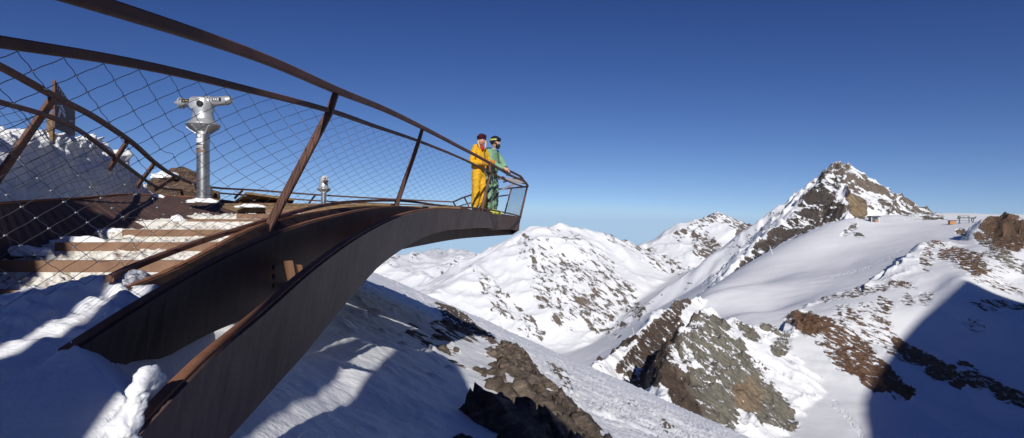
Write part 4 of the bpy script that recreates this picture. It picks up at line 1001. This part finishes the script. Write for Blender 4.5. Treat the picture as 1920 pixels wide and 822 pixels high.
def person(base, yaw, H, label, J, headyaw, kind):
    """J: dict of joints in body space (x right, y forward, z up) for a 1.75 m figure"""
    root = empty('person', base, label, 'person'); s = H/1.75; B = Vector(base); Rz = Matrix.Rotation(yaw, 3, 'Z')
    def W(p): return B + Rz @ (Vector(p)*s)
    lean = J.get('lean', 0)
    def T(x, y, z): return (x, y + lean*max(0, z-.9), z)
    sh = .185
    pts = dict(pel=(0,0,.95), bel=T(0,.0,1.08), che=T(0,.0,1.30), nec=T(0,.0,1.47), nk2=T(0,.02,1.54),
      sL=T(-sh,0,1.42), sR=T(sh,0,1.42), eL=J['eL'], eR=J['eR'], hL=J['hL'], hR=J['hR'],
      pL=(-.10,0,.88), pR=(.10,0,.88), kL=J.get('kL', (-.12,.03,.50)), kR=J.get('kR', (.12,.03,.50)), aL=J.get('aL', (-.13,-.01,.09)), aR=J.get('aR', (.13,-.01,.09)))
    pts['tL'] = tuple(Vector(pts['aL'])+Vector((-.03,.17,-.05))); pts['tR'] = tuple(Vector(pts['aR'])+Vector((.03,.17,-.05)))
    def sk(name, keys, edges, rad, mat, sub=2, amp=0, sc=.12, seed=1):
        idx = {k: i for i, k in enumerate(keys)}
        o = skin_mesh(name, [W(pts[k]) for k in keys], [(idx[a], idx[b_]) for a, b_ in edges], [tuple(q*s for q in r) if isinstance(r, tuple) else r*s for r in rad], mat, root, sub)
        if amp: wrinkle(o, amp, sc, seed)
        return o
    body = sk('body', ['pel','bel','che','nec','nk2','sL','eL','hL','sR','eR','hR','pL','kL','aL','tL','pR','kR','aR','tR'],
       [('pel','bel'),('bel','che'),('che','nec'),('nec','nk2'),('che','sL'),('sL','eL'),('eL','hL'),('che','sR'),('sR','eR'),('eR','hR'),('pel','pL'),('pL','kL'),('kL','aL'),('aL','tL'),('pel','pR'),('pR','kR'),('kR','aR'),('aR','tR')],
       [.12,.11,.12,.055,.05,.05,.036,.028,.05,.036,.028,.075,.052,.04,.035,.075,.052,.04,.035], m_skin, 1)
    # head with face, joined into the same mesh; hands with fingers for the bare hand
    hc = Vector(T(0,.045,1.645)); Hy = Matrix.Rotation(headyaw, 3, 'Z')
    def HW(x, y, z): return W(hc + Hy @ Vector((x, y, z)))
    bm = bmesh.new(); bm.from_mesh(body.data); base_n = len(bm.verts)
    tmp = bmesh.new(); bmesh.ops.create_icosphere(tmp, subdivisions=4, radius=1)
    for v in tmp.verts:
        x, y, z = v.co
        w_ = .078*(1-.22*max(0, -z)); d_ = .098; hh = .118
        q = Vector((x*w_, y*d_, z*hh))
        if y > 0: q.y += .022*math.exp(-((x/.16)**2+((z+.18)/.16)**2)) ; q.y -= .010*math.exp(-(((abs(x)-.38)/.17)**2+((z-.05)/.13)**2)); q.y += .006*math.exp(-((x/.35)**2+((z+.50)/.10)**2)); q.y += .010*math.exp(-((x/.3)**2+((z+.85)/.18)**2))
        v.co = HW(*q)
    mt = bpy.data.meshes.new('t'); tmp.to_mesh(mt); tmp.free(); bm.from_mesh(mt); bpy.data.meshes.remove(mt)
    bm.to_mesh(body.data); bm.free(); body.data.polygons.foreach_set('use_smooth', [True]*len(body.data.polygons))
    for sx in (-1, 1):
        b = MB(); b.lathe(HW(sx*.030,.083,.008), [(.011,-.004),(.011,.004),(.004,.009)], 10, rot=Rz@Hy@Matrix.Rotation(R(-90), 3, 'X')); b.build('eye', m_boot, root, True)
        b = MB(); b.lathe(HW(sx*.076,-.005,-.01), [(.026,-.01),(.03,.004),(.018,.012)], 12, rot=Rz@Hy@Matrix.Rotation(R(90)*sx, 3, 'Y')); b.build('ear', m_skin, root, True)
    b = MB(); b.tube([HW(-.022,.088,-.062), HW(0,.096,-.066), HW(.022,.088,-.062)], [.003,.005,.003], 8); b.build('mouth', m_red, root, True)
    jm = c_yel if kind == 'w' else c_grn; tm = c_yel if kind == 'w' else c_camo
    jk = sk('jacket', ['pel','bel','che','nec','sL','eL','hL','sR','eR','hR'],
       [('pel','bel'),('bel','che'),('che','nec'),('che','sL'),('sL','eL'),('eL','hL'),('che','sR'),('sR','eR'),('eR','hR')],
       [(.20,.175),(.20,.165),(.205,.165),.085,.088,.072,.055,.088,.072,.055], jm, 3, .014, .2, 7 if kind == 'w' else 9)
    tr = sk('trousers', ['bel','pel','pL','kL','aL','pR','kR','aR'], [('bel','pel'),('pel','pL'),('pL','kL'),('kL','aL'),('pel','pR'),('pR','kR'),('kR','aR')],
       [(.14,.12),(.165,.15),.118,.098,.105,.118,.098,.105], tm, 3, .014, .2, 17 if kind == 'w' else 19)
    for sd in 'LR':
        a = Vector(pts['a'+sd]); t_ = Vector(pts['t'+sd])
        skin_mesh('boot', [W(a+Vector((0,.0,.13))), W(a+Vector((0,.0,.02))), W(a+Vector((0,.02,-.03))), W(t_+Vector((0,-.06,-.0))), W(t_+Vector((0,.05,-.01)))], [(0,1),(1,2),(2,3),(3,4)], [.075*s,.072*s,.062*s,.058*s,.040*s], m_boot if kind == 'w' else m_lime, root, 2)
    # collar
    pts['c1'] = T(0,.0,1.44); pts['c2'] = T(0,.02,1.53)
    sk('collar', ['c1','c2'], [('c1','c2')], [.095,.082], c_yel if kind == 'w' else c_grn, 2, .008, .08, 3)
    # hands / gloves with fingers
    for sd in 'LR':
        hnd = Vector(pts['h'+sd]); el = Vector(pts['e'+sd]); d = (hnd-el).normalized(); rt = d.cross(Vector((0,0,1))).normalized(); sgn = 1 if sd == 'L' else -1
        gl = (kind == 'w') or sd == 'L'; f = 1.35 if gl else 1.0; mat = (c_tan if kind == 'w' else m_boot) if gl else m_skin
        b = MB(); P0 = hnd; P1 = hnd+d*.085*f
        b.tube([W(P0-d*.03), W(P0), W(P0+d*.04), W(P1)], [.030*f*s,.036*f*s,.042*f*s,.038*f*s], 12)
        for i_, ln in enumerate((.062,.072,.068,.052)):
            o_ = rt*(i_-1.5)*.021*f; k0 = P1+o_-d*.01; k1 = k0+d*ln*.5*f+Vector((0,0,-.012)); k2 = k1+d*ln*.2*f+Vector((0,0,-.03*f)); b.tube([W(k0), W(k1), W(k2)], [.0105*f*s,.010*f*s,.008*f*s], 8)
        th0 = P0+d*.02+rt*sgn*.035*f; b.tube([W(P0+d*.01), W(th0), W(th0+d*.045*f+rt*sgn*.012+Vector((0,0,-.015)))], [.015*f*s,.013*f*s,.010*f*s], 8)
        b.build('glove' if gl else 'hand', mat, root, True)
        if gl: b = MB(); b.tube([W(P0-d*.075), W(P0-d*.01)], [.062*s,.058*s], 14); b.build('cuff', mat, root, True)
    # helmet, goggles
    bm = bmesh.new(); bmesh.ops.create_icosphere(bm, subdivisions=4, radius=1)
    for v in list(bm.verts):
        x, y, z = v.co; v.co = Vector((x*.103, y*.125-.008, z*.118+.038))
    bmesh.ops.delete(bm, geom=[v for v in bm.verts if v.co.z < (.015 if v.co.y > .03 else -.055)], context='VERTS')
    ex = bmesh.ops.solidify(bm, geom=bm.faces[:], thickness=.012)
    for v in bm.verts: v.co = HW(*v.co)
    me = bpy.data.meshes.new('helmet'); bm.to_mesh(me); bm.free(); link('helmet', me, m_helm, root, True)
    gz = .078 if kind == 'w' else .056
    def gog(rad, z0, z1, a0, a1, th, mat, nm, push=0):
        b = MB(); n = 18; vs = []; fs = []
        for i in range(n+1):
            a = a0+(a1-a0)*i/n
            e = math.sin(math.pi*i/n)**.35
            zc = (z0+z1)/2
            for rr2, zz in ((rad, zc+(z0-zc)*e), (rad, zc+(z1-zc)*e), (rad-th, zc+(z1-zc)*e), (rad-th, zc+(z0-zc)*e)):
                vs.append(HW(math.sin(a)*rr2*.86, math.cos(a)*rr2*1.03-.008+push, zz))
        for i in range(n):
            for j in range(4): fs.append((i*4+j, i*4+(j+1)%4, i*4+4+(j+1)%4, i*4+4+j))
        fs += [(0,1,2,3), (n*4+3,n*4+2,n*4+1,n*4)]
        b.add(vs, fs); return b.build(nm, mat, root, True, 50)
    gog(.134, gz-.038, gz+.040, R(-62), R(62), .02, m_lens1 if kind == 'w' else m_lens2, 'goggles')
    gog(.1285, gz-.018, gz+.020, R(58), R(302), .006, m_boot if kind == 'w' else m_lime, 'goggle_strap')
    if kind == 'w':
        for sx in (-1, 1):
            b = MB(); b.tube([HW(sx*.078,.01,.0), HW(sx*.088,.03,-.06), HW(sx*.075,.07,-.13), HW(sx*.06,.10,-.21)], [.02,.024,.022,.010], 10); b.build('hair', m_hair, root, True)
        b = MB(); b.tube([HW(0,.03,-.125), HW(.0,.045,-.17), HW(0,.06,-.24)], [.035,.05,.02], 14); b.build('scarf', m_red, root, True)
        b = MB(); b.lathe(W(T(0,-.09,1.50)), [(.06,-.05),(.105,0),(.09,.05),(.05,.07)], 16); b.build('hood', c_yel, root, True)
    else:
        b = MB(); b.tube([HW(0,.045,-.055), HW(0,.062,-.10), HW(0,.066,-.155)], [.062,.064,.025], 16)
        b.tube([HW(-.072,.02,-.0), HW(-.070,.04,-.06), HW(-.04,.06,-.10)], [.012,.022,.03], 10); b.tube([HW(.072,.02,-.0), HW(.070,.04,-.06), HW(.04,.06,-.10)], [.012,.022,.03], 10)
        o = b.build('beard', m_beard, root, True); wrinkle(o, .006, .03, 3)
        b = MB(); b.lathe(W(T(-.02,-.10,1.47)), [(.06,-.06),(.13,0),(.11,.05),(.06,.07)], 16); b.build('hood', m_boot, root, True)
    # zip and pocket flaps
    b = MB(); b.tube([W(T(0,.165,1.02)), W(T(0,.175,1.25)), W(T(0,.12,1.44))], .006, 6); b.build('zip', m_boot, root)
    return root
zd = .43
person(Vector((-.76,12.95,zd)), math.atan2(-.80,-.60)+0.0, 1.76, 'person in a yellow ski suit and dark helmet holding tan gloves on the railing', dict(lean=.06,
   eL=(-.30,.06,1.13), hL=(-.10,.30,1.14), eR=(.30,.05,1.12), hR=(.12,.30,1.10)), R(-38), 'w')
person(Vector((-.50,13.5,zd)), math.atan2(-.88,-.47), 1.80, 'person in a green patterned ski suit with dark beard gripping the rail', dict(lean=.10,
   eL=(-.30,.18,1.13), hL=(-.20,.30,1.02), eR=(.30,.20,1.13), hR=(.25,.50,1.0), kL=(-.12,.05,.5)), R(18), 'm')

# ================================================================= added unseen blocker behind the viewer, notched to shape the light on the snow
gx, gy = np.meshgrid(np.linspace(-8, 3.4, 520), np.linspace(-5.2, -.6, 150))
topz = np.interp(gx, [-8,-6,-4.3,-3.8,-3.45,-3.2,-2.2,-2.0,-1.5,-1.42,-1.36,-1.28,-1.2,-1.1,-1.0,-.96,-.90,-.85,-.69,-.60,-.52,0,.3,.45,1.0,1.6,2.2,3.4],
   [4.4,4.9,5.2,5.0,3.0,2.8,2.7,2.42,2.42,2.7,1.7,1.75,2.9,3.3,3.6,3.7,3.8,3.8,1.4,1.4,3.9,4.6,4.2,3.1,3.0,2.6,.6,-2.6])
gz = topz + fbm(gx/.4, gx*0+3, 4, 210)*.12 - np.abs(gy+2.2+fbm(gx/1.5, gy/1.5, 3, 211)*.3)*2.4 + (ridged(gx/.8, gy/.8, 5, 212)-.5)*.2*sstep(.05, .5, np.abs(gy+2.2))
tag(grid_object('shade_blocker', gx, gy, gz, m_snow, keep=(gz > near_h(gx, gy)-.3)), 'added unseen blocker behind the viewpoint that shades the near snow', 'shade blocker')

# ================================================================= mountain behind the viewer (its shadow lies in the basin)
ol = sorted(outl)
mx = max(ol, key=lambda q: q[1])[0]
ol = [q for q in ol if q[0] <= mx+40]
ox = np.array([q[0] for q in ol]); oz = np.maximum.accumulate(np.array([q[1] for q in ol])) if False else np.array([q[1] for q in ol])
fx = np.r_[ox[0]-900, ox[0]-300, ox[0]-120, ox, ox[-1]+60, ox[-1]+260, ox[-1]+900, ox[-1]+2200]
fz = np.r_[-320, -150, oz[0]-130, oz, oz[-1]-25, oz[-1]-90, oz[-1]-40, oz[-1]-300]
gx, gy = np.meshgrid(np.linspace(fx[0], fx[-1], 620), np.linspace(-1500, 350, 190))
crest = np.interp(gx, fx, fz)
dd = np.abs(gy-y0)
gz = crest - dd*np.where(gy > y0, 1.15, .8) + (ridged(gx/160, gy/160, 6, 301)-.5)*40*sstep(15, 120, dd)
gz = np.maximum(gz, -360+fbm(gx/200, gy/200, 3, 9)*10)
sl = np.hypot(np.gradient(gz, axis=0)/np.gradient(gy, axis=0), np.gradient(gz, axis=1)/np.gradient(gx, axis=1))
tag(grid_object('mountain', gx, gy, gz, mt_mid, {'rock': sstep(.8, 1.8, sl)*.8}, {'rcol': np.broadcast_to(np.array((.16,.13,.11)), gx.shape+(3,))}, keep=(gz > -350)), 'steep mountain behind the viewpoint whose shadow lies in the basin', None, None, 'structure')

# thin mountain air
b = MB(); b.box((0, 10000, -300), (60000, 44000, 2000)); hz = b.build('haze', bpy.data.materials.new('haze'), None)
hm_ = hz.data.materials[0]; hm_.use_nodes = True; nt = hm_.node_tree; nt.nodes.clear()
vo = nt.nodes.new('ShaderNodeVolumePrincipled'); vo.inputs['Density'].default_value = 1.0e-5; vo.inputs['Color'].default_value = (.86,.92,1,1); vo.inputs['Anisotropy'].default_value = .2
mo = nt.nodes.new('ShaderNodeOutputMaterial'); nt.links.new(vo.outputs[0], mo.inputs['Volume'])
tag(hz, 'thin pale mountain air that softens the far ranges', None, None, 'stuff')
# ================================================================= camera, light, sky
cam = bpy.data.cameras.new('camera'); co = bpy.data.objects.new('camera', cam); col.objects.link(co)
co.location = (0,0,0); co.rotation_euler = (R(90), 0, 0)
cam.sensor_width = 36; cam.lens = 36*F/1920; cam.shift_y = (HY-411)/1920
cam.clip_start = .05; cam.clip_end = 90000
scene.camera = co
sl = bpy.data.lights.new('sun', 'SUN'); so = bpy.data.objects.new('sun', sl); col.objects.link(so)
sl.energy = 4.0; sl.angle = R(.53); sl.color = (1, .955, .89)
so.rotation_euler = SUN.to_track_quat('Z', 'Y').to_euler()
w = bpy.data.worlds.new('World'); scene.world = w; w.use_nodes = True
nt = w.node_tree; bg = nt.nodes['Background']; sk = nt.nodes.new('ShaderNodeTexSky'); sk.sky_type = 'NISHITA'
sk.sun_disc = False; sk.sun_elevation = SUN_EL; sk.sun_rotation = math.atan2(SUN.x, SUN.y)
sk.altitude = 3200; sk.air_density = 1.0; sk.dust_density = 0; sk.ozone_density = 3.0
tcw = nt.nodes.new('ShaderNodeTexCoord'); ad = nt.nodes.new('ShaderNodeVectorMath'); ad.operation = 'ADD'; ad.inputs[1].default_value = (0, 0, .07)
nr = nt.nodes.new('ShaderNodeVectorMath'); nr.operation = 'NORMALIZE'; nt.links.new(tcw.outputs['Generated'], ad.inputs[0]); nt.links.new(ad.outputs[0], nr.inputs[0]); nt.links.new(nr.outputs[0], sk.inputs[0])
sp = nt.nodes.new('ShaderNodeSeparateColor'); cb = nt.nodes.new('ShaderNodeCombineColor'); nt.links.new(sk.outputs[0], sp.inputs[0])
for i, (lim, pw, k) in enumerate(((3.6, 2.1, .57), (5.9, 1.83, .485), (8.8, 1.39, .82))):   # high-altitude sky: thinner air, deeper blue
    mn = nt.nodes.new('ShaderNodeMath'); mn.operation = 'MINIMUM'; mn.inputs[1].default_value = lim
    po = nt.nodes.new('ShaderNodeMath'); po.operation = 'POWER'; po.inputs[1].default_value = pw
    mu = nt.nodes.new('ShaderNodeMath'); mu.operation = 'MULTIPLY'; mu.inputs[1].default_value = k
    nt.links.new(sp.outputs[i], mn.inputs[0]); nt.links.new(mn.outputs[0], po.inputs[0]); nt.links.new(po.outputs[0], mu.inputs[0]); nt.links.new(mu.outputs[0], cb.inputs[i])
nt.links.new(cb.outputs[0], bg.inputs[0]); bg.inputs[1].default_value = .05
scene.view_settings.view_transform = 'Standard'; scene.view_settings.look = 'None'
scene.view_settings.exposure = .15; scene.view_settings.gamma = 1
scene.cycles.max_bounces = 6; scene.cycles.diffuse_bounces = 4; scene.cycles.use_denoising = True
